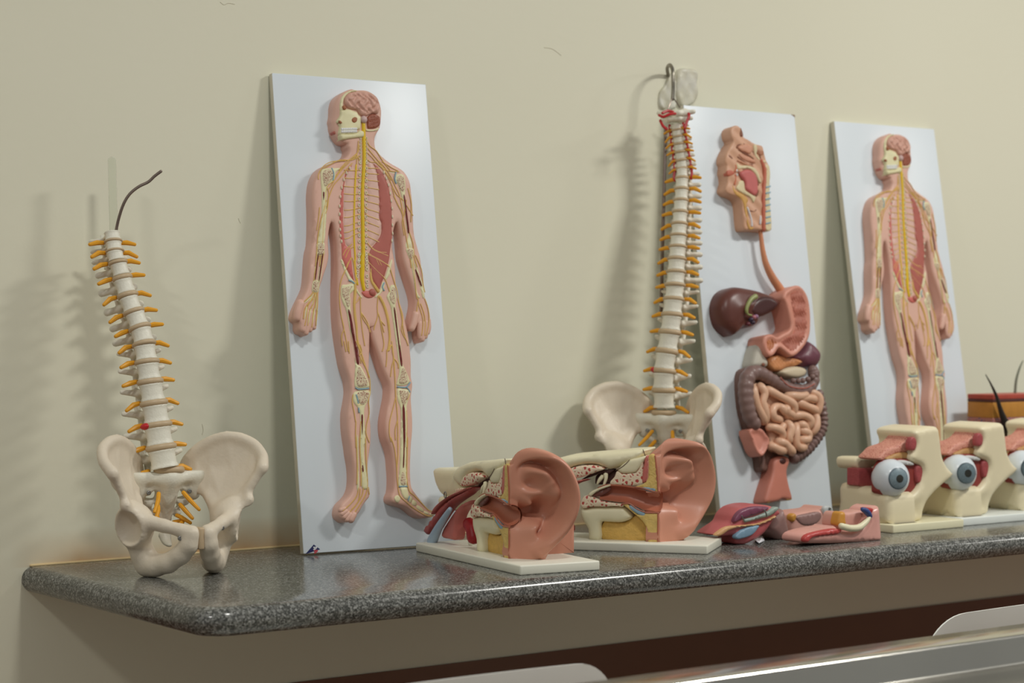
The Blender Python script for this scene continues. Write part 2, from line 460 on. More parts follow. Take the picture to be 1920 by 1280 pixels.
CHW = mat('white_chair_plastic', (242, 244, 238), 0.28, 0.02, 8)
def chair(xc, yc, ztop, wid, rot, label):
    root = empty('plastic_chair', Matrix.Translation((xc, yc, -0.90)) @ Matrix.Rotation(rot, 4, 'Z'), label, 'chair', 'white plastic chairs behind the steel table')
    H = ztop+0.90; w = wid/2
    # backrest: curved shell, rounded upper corners
    NX, NZ = 44, 12; V, Fc = [], []; zb = 0.47
    for side in (0, 1):
        for i in range(NX+1):
            s = math.sin(math.pi/2*(-1+2*i/NX))
            tt = max(0.0, (abs(s)*w-(w-0.075))/0.075); topz = H-0.072*(1-math.sqrt(max(0, 1-tt*tt*0.999)))-0.010*s*s
            for j in range(NZ+1):
                q = j/NZ; z = zb+(topz-zb)*q
                y = 0.03*s*s*-1+0.055*q+0.012*q*q
                ww = w*(0.86+0.14*q)
                th = 0.0045*(1-0.7*(q > 0.98))
                V.append((s*ww, y+(th if side else -th), z))
    n = NZ+1; N1 = (NX+1)*n
    for i in range(NX):
        for j in range(NZ):
            a = i*n+j; Fc.append((a, a+n, a+n+1, a+1)); Fc.append((N1+a, N1+a+1, N1+a+n+1, N1+a+n))
    for i in range(NX):
        a = i*n+NZ; Fc.append((a, a+n, N1+a+n, N1+a)); a = i*n; Fc.append((a, N1+a, N1+a+n, a+n))
    for j in range(NZ):
        Fc.append((j, j+1, N1+j+1, N1+j)); a = NX*n+j; Fc.append((a, N1+a, N1+a+1, a+1))
    add('backrest', (V, Fc), CHW, root, sharp=70)
    seat = relief([(-w*0.86, 0.02), (w*0.86, 0.02), (w*0.92, -0.2), (w*0.8, -0.40), (0, -0.43), (-w*0.8, -0.40), (-w*0.92, -0.2)], 0.46, 0.01, 0.03, 0.445, lambda U, Vv, D: -0.012*np.clip(D/0.12, 0, 1))
    add('seat', seat, CHW, root, sharp=50)
    for sx in (-1, 1):
        for y, yo in ((-0.34, -0.40), (-0.04, 0.03)):
            add('leg', tube([(sx*w*0.75, y, 0.45), (sx*w*0.9, yo, 0.012)], 0.011, 10), STEEL, root)
    for sx in (-1, 1):
        add('back_support', tube(cr([(sx*w*0.6, -0.02, 0.44), (sx*w*0.62, 0.012, 0.452), (sx*w*0.62, 0.022, 0.50), (sx*w*0.6, 0.035, 0.60)], 4), 0.008, 8), STEEL, root)
    return root
ZC = -0.055
c1 = on_z(1122, 1270, ZC-0.03); c2 = on_z(1697, 1190, ZC-0.03)
chair(c1[0]-0.27, c1[1], ZC+0.008, 0.54, math.pi, 'white plastic chair at the bottom edge, half cut off below the worktop')
chair(c2[0]+0.27, c2[1], ZC+0.008, 0.54, math.pi, 'white plastic chair behind the steel table at far right')
# ------------------------------------------------------------------ the nervous-system relief boards
BOARD = mat('white_board_laminate', (224, 232, 238), 0.33, 0.015, 3)
EDGE = mat('board_edge_wood', (214, 208, 190), 0.6, 0.06, 20)
def board_frame(x, off, lean, yaw):
    ex = np.array([math.cos(yaw), math.sin(yaw), 0]); back = np.array([-math.sin(yaw), math.cos(yaw), 0])
    up = math.cos(lean)*np.array([0, 0, 1.0])+math.sin(lean)*back
    return Frame((x, -off, 0.0125*math.sin(lean)+0.0012), ex, up, np.cross(ex, up))
def board_slab(root, W, H, t=0.012):
    o = add('backing_board', box(0, W, 0, H, -t, 0, 0.0012), BOARD, root, sharp=30)
    o.data.materials.append(EDGE)
    for p in o.data.polygons:
        if abs(p.normal.z) < 0.7: p.material_index = 1
    return o
NAVY = mat('navy_print', (34, 40, 92), 0.4, 0.02); REDP = mat('red_print', (206, 60, 72), 0.4, 0.02); WHP = mat('white_print', (236, 238, 240), 0.4, 0.02)
def text_mesh(s, size, m, parent, loc, bold=0.0):
    cu = bpy.data.curves.new('t', 'FONT'); cu.body = s; cu.size = size; cu.offset = bold; cu.extrude = 0.0001; cu.align_x = 'CENTER'
    to = bpy.data.objects.new('t', cu); COL.objects.link(to)
    bpy.context.view_layer.update()
    me = bpy.data.meshes.new_from_object(to.evaluated_get(bpy.context.evaluated_depsgraph_get()))
    bpy.data.objects.remove(to); me.materials.clear(); me.materials.append(m)
    return obj_me('lettering', me, parent, loc)
def logo(root, fr, tri):
    P = fr.poly(tri); c = np.mean(P, 0)
    t = add('printed_logo', ([(p[0], p[1], 0.0) for p in P]+[(p[0], p[1], 0.0004) for p in P], [(3, 4, 5), (0, 1, 4, 3), (1, 2, 5, 4), (2, 0, 3, 5)]), NAVY, root, smooth=False, label='dark blue triangle emblem with white and red lettering')
    text_mesh('3B', 0.0072, WHP, t, (P[0][0]+0.002, P[0][1]-0.0088, 0.0006), 0.0003)
    text_mesh('3B', 0.0072, REDP, t, (P[0][0]+0.003, P[0][1]-0.0142, 0.0006), 0.0003)
    return t

FR1 = board_frame(1.73118, 0.12714, 0.14185, -0.0545)
HB = 0.026      # relief height of the figure
def PT(s, ox=0, oy=0, k=1.0):
    q = [float(v) for v in s.split()]; return [(ox+q[i]*k, oy+q[i+1]*k) for i in range(0, len(q), 2)]
K = 1/6.4
def HD(s): return PT(s, 560, 150, K)        # traced on the head enlargement
def TA(s): return PT(s, 560, 300, K)        # torso
def HP(s): return PT(s, 540, 460, K)        # hips and hands
def KN(s): return PT(s, 600, 640, K)        # knees
def FT(s): return PT(s, 600, 820, K)        # feet
BODY = PT('668 168 685 168 697 172 708 181 714.5 195 717 209 716 225 714 239 708 250 704.5 259 704.5 270 707 280 713 287.5 725.6 299 739 308 '
 '747.5 312.5 758.4 320 766 331 771 344 773 359 775 378 776.4 400 777 422 778.8 440.6 783.4 459 788 475 790 483 792 499 794.7 522.5 797 541 799.4 560 804 572.5 808 588 808.8 600.6 808 616 804 629 799 636.5 793 641 788.4 636.6 '
 '786.9 625.6 785.6 612 783.5 607 777.5 614.7 772.8 619.4 770.5 616 771.3 605 776 588 779 572.5 779 560 774.4 541 769.7 527 765 513 758.8 494 755.6 479 754.2 462 752 440.6 749 425 746 416 742.8 421 739.7 433 738 448 737.3 464 '
 '741.6 488 743 507 744 525.6 744.7 541 747 557 754 572.5 758.8 588 762 603.8 766.6 624 769.7 644 771 660 772.3 672 772.7 687 772.7 705.6 775 716.6 775.3 724 773.4 737 772.7 749 774 768 775.3 788.4 775 809 773.4 827.5 772.5 840 771.6 859 771 882.5 771.9 901 774 913.8 781 924.7 790.6 937 801.6 951 809 957.5 818 962 815.6 967 806 970 792 970 779.7 963.8 764 951 750 947 738 943 733.5 937 734 929 737.5 921.6 739 907.5 739 890 737.5 871.6 736 854 732.8 840 '
 '729 830 725 820 722.7 804 722.7 788 725 773 729.7 749 731.3 737 731.3 724 729 715 723.4 702.5 717 687 711 668 706 652.5 701.6 640 697.8 626 695.8 613 694.9 629 694.6 655 693.8 679 693.8 702.5 695 715 696.9 727.5 696 741.6 694.5 755.6 694.5 771 696 787 696.9 804 697 820 696.5 832 694.5 848 692 867 691.4 885.6 690.6 901 692 914 694.8 924.7 693.8 932.5 687.5 940 681 949.7 675 960.6 667 970 659 976 651.6 978.6 645 976 637.5 968 636.7 957.5 640.6 945 650 935.6 657.8 926 662.5 913.8 664 901 664 887 662.5 870 659 851 657 835 '
 '654 816.6 652 796 652 773 655.5 752.5 657.8 737 657.8 727.5 656 712 652 699 647 684 643.8 668 640.6 649 636.9 624 634.5 600.6 633.4 577 633 554 633.4 530 633.8 507 633.8 483 632.7 456 630 437.5 627 422 623 416 620 425 617.8 440.6 617 456 618 470 618 482 615 497.5 610 511.6 605.6 525.6 601.7 538 600 554 599.4 569 597.8 585 595.5 600.6 594 613 590.8 618 586 617 582 622.5 577.5 628 573 625 566.5 622.5 562.5 616 562.5 605 558.8 601 555 597 554 592 556 583 562.5 568 570.5 552 576.5 538 579 522.5 580 507 581.5 483 583.5 468 586.6 456 588 425 587.8 394 587 370 588 351.6 591 336 597.5 322 606.9 312.5 619.4 306 632 302 646 296 653 289 655 279.7 652 274')
FACE = [(p[0], p[1], 0.012) for p in PT('645 272 637 270 630 263 625 254 622.5 247 621 241 620.5 234 619 228 621 219 621.5 207 622.5 197 626 187 632.5 179.7 641.5 173.5 653.8 169.3')]
SKIN = mat('relief_skin', (222, 178, 160), 0.42, 0.04, 12)
NERVE = mat('nerve_yellow_ochre', (220, 182, 104), 0.45, 0.06, 60); CORD = mat('spinal_cord_yellow', (228, 190, 20), 0.4, 0.04, 60)
CREAM = mat('bone_cream', (226, 219, 176), 0.42, 0.04, 40); SPONG = speckle_mat('relief_spongy_bone', (222, 206, 172), (150, 78, 66), 420, 0.16)
MARROW = mat('marrow_dark_red', (112, 34, 32), 0.4, 0.05, 60); CARTIL = mat('cartilage_blue', (140, 176, 192), 0.4, 0.04, 60)
LUNG = mat('muscle_brick_red', (176, 96, 84), 0.5, 0.05, 40); PINKM = mat('muscle_pink', (204, 108, 98), 0.48, 0.05, 40)
BRAIN = mat('brain_pink', (212, 164, 146), 0.42, 0.05, 60); CEREB = mat('cerebellum_brown', (152, 84, 62), 0.45, 0.08, 90)
TOOTH = mat('tooth_white', (232, 232, 230), 0.3, 0.02); HOLE = mat('socket_brown', (160, 98, 62), 0.5, 0.08, 60)
RING = mat('rib_section_cream', (228, 218, 190), 0.45, 0.05, 60); RIBS = mat('chest_lining_pink', (220, 180, 166), 0.45, 0.05, 30)

def nervous_board(root, fr):
    DZ = HB
    def q3(pts, d=DZ, z=None):
        return [(*fr.uv(p[0], p[1], d), d if z is None else z) for p in pts]
    def tb(name, pts, r, m, parent=root, z=DZ, seg=6, sm=4, flat=None):
        P = [(*fr.uv(p[0], p[1], DZ), z) for p in pts]
        return add(name, tube(cr(P, sm) if len(P) > 2 else P, r, seg, flat), m, parent)
    def rl(name, pts, hgt, m, parent=root, rnd=0.0015, step=0.005, fn=None, d=DZ, zb=None, label=None):
        P = fr.poly(pts, d)
        return add(name, relief(P, d+hgt, rnd, step, (d-0.004) if zb is None else zb, fn), m, parent, sharp=60, label=label)
    board_slab(root, 0.30, 0.80)
    outline = fr.poly(BODY, HB)+fr.poly(FACE)
    headv = fr.uv(640, 262, HB)[1]
    faceu = fr.uv(643, 200, HB)[0]
    def bfn(U, V, D):
        # the face side of the head falls away to the left, with brow and lips
        t = np.clip((faceu+0.004-U)/0.026, 0, 1)*(V > headv)
        return -0.012*t*t
    body = add('relief_figure', relief(outline, HB, 0.006, 0.0065, 0.0, bfn, 2), SKIN, root, sharp=70)
    # ---- head
    head = root
    def gyri(U, V, D):
        a = np.sin((U*0.9+V*0.35)*520+3.0*np.sin(V*260+U*60))+np.sin((V*0.9-U*0.2)*470+2.6*np.sin(U*300))
        return 0.0016*np.tanh(1.4*a)*np.clip(D/0.006, 0, 1)+0.004*np.clip(D/0.02, 0, 1)
    rl('brain', HD('590 165 640 148 710 138 790 140 850 155 910 192 950 250 965 320 955 385 925 412 880 400 840 420 790 438 755 432 715 402 690 362 650 352 610 345 570 325 545 285 545 220'), 0.005, BRAIN, head, 0.004, 0.0016, gyri, zb=0.015)
    rl('cerebellum', HD('815 470 830 435 870 408 925 418 965 440 978 490 968 545 920 578 860 585 825 580 818 530'), 0.003, CEREB, head, 0.003, 0.0016,
       lambda U, V, D: 0.0007*np.sin((V-0.55*U)*2600)*np.clip(D/0.004, 0, 1), zb=0.015)
    sk = rl('skull_bone', HD('500 375 545 352 600 352 640 368 690 385 712 420 742 452 742 520 730 590 690 600 690 650 640 660 495 660 488 600 492 560 478 520 462 492 490 440 498 410'), 0.0035, CREAM, head, 0.003, 0.003,
            lambda U, V, D: 0.0012*np.clip(D/0.008, 0, 1), zb=0.012)
    rl('skull_edge', HD('505 380 495 330 500 260 520 200 560 158 610 132 680 122 690 136 620 150 575 178 545 220 530 270 530 330 545 355'), 0.002, CREAM, head, 0.001, 0.003, zb=0.012)
    rl('skull_edge', HD('808 592 860 600 920 590 950 575 955 592 915 612 860 618 808 612'), 0.002, CREAM, head, 0.001, 0.003, zb=0.02)
    rl('jaw_bone', HD('490 655 560 650 640 648 700 630 720 606 760 612 780 640 770 685 700 695 600 708 520 720 500 705'), 0.0045, CREAM, head, 0.004, 0.003, zb=0.012)
    rl('eye_socket', HD('620 480 650 452 685 462 682 500 655 520 630 510'), 0.0056, HOLE, sk, 0.001, 0.003, zb=0.02)
    rl('sinus_cavity', HD('515 320 540 310 558 345 540 365 522 352'), 0.0052, HOLE, sk, 0.001, 0.003, zb=0.02)
    rl('nose_opening', HD('468 492 490 498 505 520 490 530 474 515'), 0.0054, HOLE, sk, 0.0008, 0.003, zb=0.02)
    tooth = mesh('tooth', *relief([(-0.0014, -0.0018), (0.0014, -0.0018), (0.0016, 0.0018), (-0.0016, 0.0018)], 0.0032, 0.0008, 0.002, 0.0, None, 2), TOOTH)
    for i in range(9):
        for row in (0, 1):
            u, v = fr.uv(560+(508+i*21)*K, 150+((596 if row == 0 else 626)-i*0.6)*K, HB)
            o = obj_me('tooth', tooth, root, (u, v, HB+0.0022)); o.rotation_euler.z = 0.04*math.sin(i*2+row)
    rl('lips', HD('415 620 450 605 478 618 480 640 450 652 425 645'), 0.0005, mat('lip_rose', (186, 108, 96), 0.4, 0.04), head, 0.002, 0.003, d=0.018, zb=0.006)
    u, v = fr.uv(560+772*K, 150+478*K, HB)
    add('brain_stem', ball(0.0062, 0.0066, 0.005, (u, v, HB+0.003), 14, 8), mat('brain_stem_mauve', (206, 176, 172), 0.4, 0.04), root)
    # ---- fingers and toes
    for s, r in (('212 790 198 900 184 1008', 0.0052), ('245 790 236 920 228 1048', 0.0054), ('288 800 280 920 276 1012', 0.0052), ('328 810 325 900 326 985', 0.0046), ('160 690 130 790 118 870', 0.0078),
                 ('1592 920 1594 1040 1600 1105', 0.0050), ('1632 920 1630 1050 1626 1128', 0.0052), ('1668 910 1670 1030 1660 1095', 0.0050), ('1698 890 1703 980 1692 1045', 0.0044), ('1545 820 1522 920 1497 995', 0.0068)):
        tb('finger', HP(s), [r, r, r*0.85], SKIN, z=HB-0.0042, seg=10)
    for s, r in (('300 850 255 872', 0.0045), ('320 880 268 918', 0.0047), ('345 905 296 955', 0.0050), ('370 920 330 985', 0.0052), ('410 920 378 988', 0.0064)):
        tb('toe', FT(s), [r, r*0.95], SKIN, z=HB-0.0030, seg=10)
    # ---- chest: linings, muscle sheets
    rl('chest_lining', TA('900 60 960 200 975 420 975 700 1000 760 985 860 940 970 870 1030 820 980 820 60'), 0.0004, RIBS, rnd=0.001, step=0.012)
    rl('chest_lining', TA('640 70 570 190 545 400 538 600 542 880 575 1025 650 1000 660 600 665 100'), 0.0004, RIBS, rnd=0.001, step=0.012)
    rl('chest_muscle', TA('892 45 940 72 1000 145 1050 245 1085 350 1102 470 1112 560 1118 680 1115 800 1120 900 1110 1000 1095 1100 1085 1190 1060 1290 1030 1390')+HP('1130 435 1088 540 1040 470 1000 390 985 300 972 200 962 130')+TA('870 1060 930 985 975 915 992 850 985 745 966 700 963 560 960 420 945 250 918 95'), 0.0012, LUNG, rnd=0.0014, step=0.007)
    rl('flank_muscle', TA('640 62 590 110 555 180 530 300 505 420 492 560 488 700 492 830 505 950 515 1060')+HP('645 120 657 185 692 265 742 355 792 428 778 330 765 220 756 40')+TA('632 1050 570 1030 545 920 536 760 536 560 540 400 565 210'), 0.0010, PINKM, rnd=0.0012, step=0.007)
    rl('bladder', HP('880 560 930 545 1000 548 1055 570 1045 605 1000 630 950 632 905 605'), 0.002, PINKM, rnd=0.003, step=0.004)
    u, v = fr.uv(540+1005*K, 460+565*K, HB)
    add('rectum_section', ball(0.0062, 0.0062, 0.003, (u, v, HB+0.002), 12, 8), LUNG, root)
    # rib sections down both rims of the chest
    rib = mesh('rib_section', *ball(0.0016, 0.0034, 0.0016, (0, 0, 0), 8, 6), RING)
    for p in TA('610 95 572 155 540 235 515 330 498 440 490 555 490 650 492 745 495 835 500 910 512 975 1020 150 1048 220 1075 300 1095 400 1108 490 1118 580 1122 680 1122 780 1124 880 1116 970'):
        u, v = fr.uv(p[0], p[1], HB); obj_me('rib_section', rib, root, (u, v, HB+0.0008))
    # vertebrae either side of the cord
    vb = mesh('vertebra_section', *tube([(0.0021*math.cos(a)*0.85, 0.0021*1.35*math.sin(a), 0) for a in [2*math.pi*k/10 for k in range(11)]], 0.0009, 5), RING)
    for k in range(18):
        t = k/17; yy = 30+1240*t
        for cx in (737-15*math.sin(t*3.0)+(-8 if t > 0.9 else 0), 812-6*math.sin(t*3.2)):
            u, v = fr.uv(560+cx*K, 300+yy*K, HB); obj_me('vertebra_section', vb, root, (u, v, HB+0.0008))
    for cx, cy in PT('848 120 846 190 838 262 833 318 830 370 938 125 944 200 945 285 945 370 945 435 950 490'):
        u, v = fr.uv(540+cx*K, 460+cy*K, HB); obj_me('vertebra_section', vb, root, (u, v, HB+0.0008))
    for cy in range(700, 1000, 42):
        for cx in (742, 812):
            u, v = fr.uv(560+cx*K, 150+cy*K, HB); o = obj_me('vertebra_section', vb, root, (u, v, HB+0.0006)); o.scale = (0.8, 0.75, 1)
    # ---- cord and nerves
    tb('spinal_cord', HD('776 520 780 640 782 760 785 880')+TA('782 60 768 300 764 500 768 800 772 1100')+HP('893 150 890 280 888 400 908 530'), [0.0034, 0.0032, 0.003, 0.003, 0.0035, 0.0042, 0.003], CORD, seg=10)
    tb('sympathetic_trunk', TA('690 60 684 180 676 300 670 500 664 760 668 1000 678 1180')+HP('800 200 812 330 835 470'), 0.0016, CORD, seg=8)
    N = []
    for k, yy in enumerate((95, 160, 240, 330, 415, 500, 590, 670, 750, 840, 920)):
        dy = 8+k*5.5; N.append(TA(f'800 {yy-25} 830 {yy} 890 {yy+dy*0.45} 960 {yy+dy}'))
    for k, yy in enumerate((120, 215, 315, 405, 495, 600, 690, 790, 870, 945)):
        dy = max(0, k-3)*-9; N.append(TA(f'548 {yy} 600 {yy+6+dy*0.3} 655 {yy+8+dy} 735 {yy+dy*1.4}'))
    for s in ('640 760 655 860 650 960', ):
        pass
    for s in ('715 735 705 830 690 900 600 960 480 1080', '720 780 712 860 640 930 560 1000 440 1160', '740 900 640 960 500 960 400 1000 300 1060', '735 990 700 920 630 960', '800 690 850 790 930 850 1000 960 1100 1090',
              '800 780 860 860 960 980 1040 1100 1110 1200', '810 860 880 930 920 980 980 1040 1080 1090 1200 1100', '805 930 860 985 930 990 1000 1050', '700 900 695 1000 688 1060'):
        N.append(HD(s))
    for s in ('610 20 520 110 450 200 400 290 350 360', '640 40 560 130 480 230 420 300 370 420 330 560', '560 10 400 20 300 70 240 160 235 230', '420 250 330 330 320 500 300 700 285 950 270 1100 250 1270', '330 480 270 700 230 900 215 1100 200 1270',
              '250 570 235 720 215 840', '340 330 360 400 345 560 320 640', '300 1100 285 1200 270 1290', '930 20 1010 110 1080 220 1130 330 1180 420 1250 480 1310 570 1370 665', '960 10 1040 100 1110 210 1160 320 1200 400 1230 520 1250 660', '1000 20 1080 70 1120 95 1190 130',
              '1140 430 1190 540 1240 640 1260 760 1290 930 1310 1050 1340 1200 1350 1290', '1120 330 1160 470 1220 590', '1290 480 1270 620 1265 660 1240 740 1265 900', '1310 340 1350 520 1345 740', '1320 850 1370 1000 1385 1150 1420 1280',
              '820 990 870 1050 960 1100 1050 1110', '830 1000 900 1080 1000 1120 1070 1150', '835 1120 900 1160 980 1200 1080 1270', '930 1190 960 1260', '640 1010 560 1080 530 1140', '655 1040 600 1080 560 1170', '640 1170 590 1230 570 1290'):
        N.append(TA(s))
    for s in ('750 150 720 220 690 290 650 380 625 470 615 620 630 800 660 960 690 1100 720 1270', '775 160 790 240 800 330 815 430', '820 430 800 560 790 680 790 820 810 960 830 1120 860 1270', '800 700 840 660 865 620 870 760 880 920 900 1080 920 1200', '880 810 940 900 975 990', '880 810 900 880 960 970 985 1040',
              '640 860 670 1000 640 1080 650 1200', '960 110 1060 160 1150 210 1215 260 1240 330 1275 440 1310 560 1330 700 1370 830 1375 960 1400 1080 1440 1200', '940 180 1010 250 1080 320 1160 400 1200 500 1220 560', '990 280 1005 400 1040 490 1075 545', '1080 600 1070 740 1075 850 1040 960 1030 1010', '1075 800 1110 900 1150 1040',
              '1110 900 1160 960', '1100 870 1120 1000 1150 1180 1130 1270', '1330 700 1370 900 1360 1020 1420 1140', '1090 180 1120 240', '1530 120 1600 290 1620 470 1640 560', '1490 60 1500 250 1520 420 1535 560 1545 640', '1560 640 1570 720 1620 900 1600 1080', '1640 640 1680 760 1690 900 1660 1080', '1590 700 1640 860 1640 1080',
              '1555 680 1540 800 1500 980', '380 120 330 280 310 420', '420 140 395 280 370 420', '330 430 300 560 220 650 150 700', '320 560 270 660 200 760 185 880', '325 570 300 700 250 800 235 960', '335 560 330 700 300 800 285 980', '350 560 350 700 340 840 335 960', '300 640 240 720 215 880 200 960'):
        N.append(HP(s))
    for s in ('430 0 470 100 480 180 540 300 590 420 600 560 595 640 580 700 590 860 560 980 550 1100 590 1210', '470 170 500 120 480 40', '290 0 310 120', '340 0 350 140', '480 180 490 260', '860 0 870 140 885 200 860 300 845 420', '885 200 890 320 900 480 905 640 920 800 930 960 935 1270', '885 200 930 260 940 320', '800 100 800 200 790 300',
              '905 680 870 820 835 960 830 1100 850 1200', '930 940 900 1060 905 1180', '1070 640 1045 700 1010 690', '395 640 385 720 410 860 425 960', '440 760 500 760 560 700', '590 600 540 630 500 660', '430 960 425 1100 430 1270', '490 960 480 1100 475 1270', '1035 830 1040 1000 1038 1270'):
        N.append(KN(s))
    for s in ('430 0 440 200 445 400 440 560', '475 0 480 200 490 400 490 580', '545 0 550 200 560 400 570 560 550 680 480 800 400 920', '520 600 500 700 420 820 330 920', '460 600 440 700 360 800 270 880', '580 600 590 680', '930 0 935 200 920 400 935 600 960 700 1040 780 1140 860 1260 930 1340 945', '1050 0 1045 200 1040 480 1070 640 1130 700 1220 790 1300 870 1370 890', '850 0 890 120 910 260 920 400', '480 620 460 760 380 860'):
        N.append(FT(s))
    for n_ in N: tb('nerve', n_, 0.00085, NERVE, z=DZ+0.0006, seg=5, sm=3)
    tb('sciatic_nerve', HP('1100 620 1150 720 1190 850 1210 980 1220 1120 1200 1270')+KN('860 40 880 180 900 420'), [0.0028, 0.0024, 0.0016, 0.0012], NERVE, seg=7)
    tb('sciatic_nerve', HP('800 440 805 560 795 700 800 800 820 960 830 1120 870 1270')+KN('470 60 520 220 590 430'), [0.0028, 0.0022, 0.0016, 0.0012], NERVE, seg=7)
    tb('sacral_nerve', HP('990 330 1000 420 1040 490 1080 550'), [0.0016, 0.0026, 0.0034], NERVE, seg=7)
    # ---- bones laid open
    def bone(pts, spongy=None, name='bone'):
        b = rl(name, pts, 0.0012, CREAM, rnd=0.0012, step=0.006)
        for s in (spongy or []):
            rl('spongy_core', s, 0.0016, SPONG, b, rnd=0.0004, step=0.006)
        return b
    bone(TA('285 110 340 98 430 95 500 100 445 150 440 200 420 250 370 290 342 340 338 600 325 800 305 985 225 985 252 830 272 640 275 400 265 260 262 160'), [TA('300 130 400 115 410 200 380 250 330 310 305 310 285 200')], 'upper_arm_bone')
    bone(TA('222 992 305 992 310 1060 305 1140 215 1140 212 1060'), [TA('235 1010 290 1010 295 1120 230 1125')], 'elbow_bone')
    bone(HP('345 110 365 110 330 420 305 420'), None, 'forearm_bone'); bone(HP('405 110 430 110 385 430 355 430'), None, 'forearm_bone')
    bone(TA('1085 145 1150 150 1160 200 1150 240 1190 290 1215 360 1230 430 1262 560 1300 800 1325 870 1362 1030 1340 1060 1290 1050 1285 1000 1320 900 1290 800 1275 560 1275 430 1282 300 1268 200 1230 165 1180 170'), [TA('1200 190 1250 205 1265 300 1255 380 1220 360 1200 300 1175 230')], 'upper_arm_bone')
    bone(HP('1415 40 1480 30 1515 60 1500 150 1480 190 1440 120'), [HP('1430 60 1490 50 1490 130 1470 170')], 'elbow_bone')
    bone(HP('1475 180 1505 160 1530 400 1550 560 1585 620 1565 632 1530 560'), None, 'forearm_bone'); bone(HP('1520 230 1545 260 1610 440 1640 610 1615 630 1590 520'), None, 'forearm_bone')
    bone(HP('300 430 370 430 365 560 290 560'), [HP('310 440 360 440 355 550 300 550')], 'wrist_bone')
    for s in ('300 580 240 700 250 710 315 590', '320 590 280 740 292 745 335 595', '345 590 330 760 342 762 356 595', '285 600 200 680 210 692 292 612'):
        bone(HP(s), None, 'hand_bone')
    for s in ('215 740 195 870 208 875 232 750', '262 760 240 920 255 925 280 765', '312 770 290 920 303 925 325 775', '350 780 340 890 350 892 360 785'):
        bone(HP(s), None, 'finger_bone')
    bone(HP('630 180 655 175 690 260 740 370 800 440 790 460 730 420 680 320'), None, 'hip_bone'); bone(HP('1230 180 1250 185 1225 330 1180 410 1160 400 1190 300'), None, 'hip_bone')
    bone(HP('1130 440 1160 450 1150 520 1100 590 1050 630 1045 605 1100 545'), None, 'pubic_bone'); bone(HP('820 510 850 560 890 620 875 632 830 570 800 520'), None, 'pubic_bone')
    bone(HP('645 475 700 470 760 455 800 470 800 520 770 560 742 590 750 660 748 740 755 800')+KN('385 60 440 260 490 300 560 430 585 490 588 545 520 562 430 555 412 510 415 400 420 280 395 100')+HP('700 800 670 720 640 640 632 560'),
         [HP('650 520 710 500 770 490 730 560 735 640 735 720 712 740 680 660 650 600'), KN('455 320 480 320 560 470 560 530 480 545 440 520 435 430')], 'thigh_bone')
    bone(HP('1230 480 1280 480 1290 560 1300 620 1290 720 1300 800')+KN('965 0 990 260 1020 330 1075 470 1030 520 925 530 922 480 945 400 950 300 935 200 910 20')+HP('1240 800 1225 720 1190 640 1185 600 1210 560'),
         [HP('1240 520 1275 500 1280 600 1275 700 1245 690 1215 620'), KN('985 330 1010 330 1050 460 1010 505 945 500 955 420')], 'thigh_bone')
    bone(KN('420 600 595 590 600 650 570 720 535 800 530 900')+FT('545 0 530 200 560 420 572 600 505 605 500 440 480 200 480 0')+KN('480 900 455 800 410 740 395 680'),
         [KN('470 600 580 610 570 690 520 760 470 740 440 650')], 'shin_bone')
    bone(KN('925 565 1000 570 1060 580 1080 630 1060 700 1040 790 1050 900')+FT('1045 0 1035 300 1042 580 950 588 940 520 955 330 965 0')+KN('970 900 965 800 930 700'),
         [KN('950 590 1050 600 1060 650 1030 720 1000 780 975 720'), FT('975 430 1010 430 1025 560 965 560')], 'shin_bone')
    bone(FT('440 0 458 0 462 300 470 600 440 605 448 300'), None, 'calf_bone')
    for s in ('960 600 1040 598 1062 680 1075 720 1030 745 985 690', '890 720 930 690 965 730 940 780 905 765', '1080 700 1110 730 1085 785 1055 755', '1115 745 1160 780 1145 820 1100 800', '1170 810 1240 860 1230 895 1160 850', '1250 880 1300 900 1295 925 1250 912', '1318 908 1370 918 1365 935 1318 930'):
        bone(FT(s), None, 'foot_bone')
    for s in ('465 275', ):
        pass
    rl('marrow', HP('718 800 742 800 780 1000 825 1280')+KN('440 60 465 250 445 268 425 150 400 0'), 0.0020, MARROW, rnd=0.0004, step=0.01)
    rl('marrow', HP('1265 775 1282 775 1310 1000 1345 1280')+KN('955 40 985 275 965 280 945 140 930 0'), 0.0020, MARROW, rnd=0.0004, step=0.01)
    rl('marrow', KN('985 800 1010 800 1018 1000 1020 1270')+FT('1015 0 1005 330 990 335 998 100'), 0.0020, MARROW, rnd=0.0004, step=0.01)
    rl('marrow', KN('492 885 510 885 510 960 505 1120 495 1000'), 0.0020, MARROW, rnd=0.0004, step=0.01)
    rl('marrow', FT('505 330 515 350 518 410 505 400'), 0.0020, MARROW, rnd=0.0004, step=0.01)
    rl('marrow', TA('288 390 305 390 302 440 294 480'), 0.0020, MARROW, rnd=0.0004, step=0.01)
    rl('marrow', TA('1255 440 1270 440 1300 660 1322 850 1308 860 1285 660'), 0.0020, MARROW, rnd=0.0004, step=0.01)
    rl('marrow', HP('1528 300 1545 320 1600 470 1585 475'), 0.0020, MARROW, rnd=0.0004, step=0.01)
    rl('marrow', HP('350 130 360 130 330 390 320 390'), 0.0020, MARROW, rnd=0.0003, step=0.01); rl('marrow', HP('405 130 416 130 378 400 367 400'), 0.0020, MARROW, rnd=0.0003, step=0.01)
    for s in ('425 555 455 572 520 570 582 562', '925 545 980 550 1035 545 1080 492', '1035 545 1060 575 1075 605', '430 640 445 690 455 740', '460 800 465 850'):
        tb('cartilage', KN(s), 0.0012, CARTIL, z=DZ+0.0012)
    for s in ('395 100 415 150 418 200 410 240', '1165 150 1150 220 1165 280'):
        tb('cartilage', TA(s), 0.0012, CARTIL, z=DZ+0.0012)
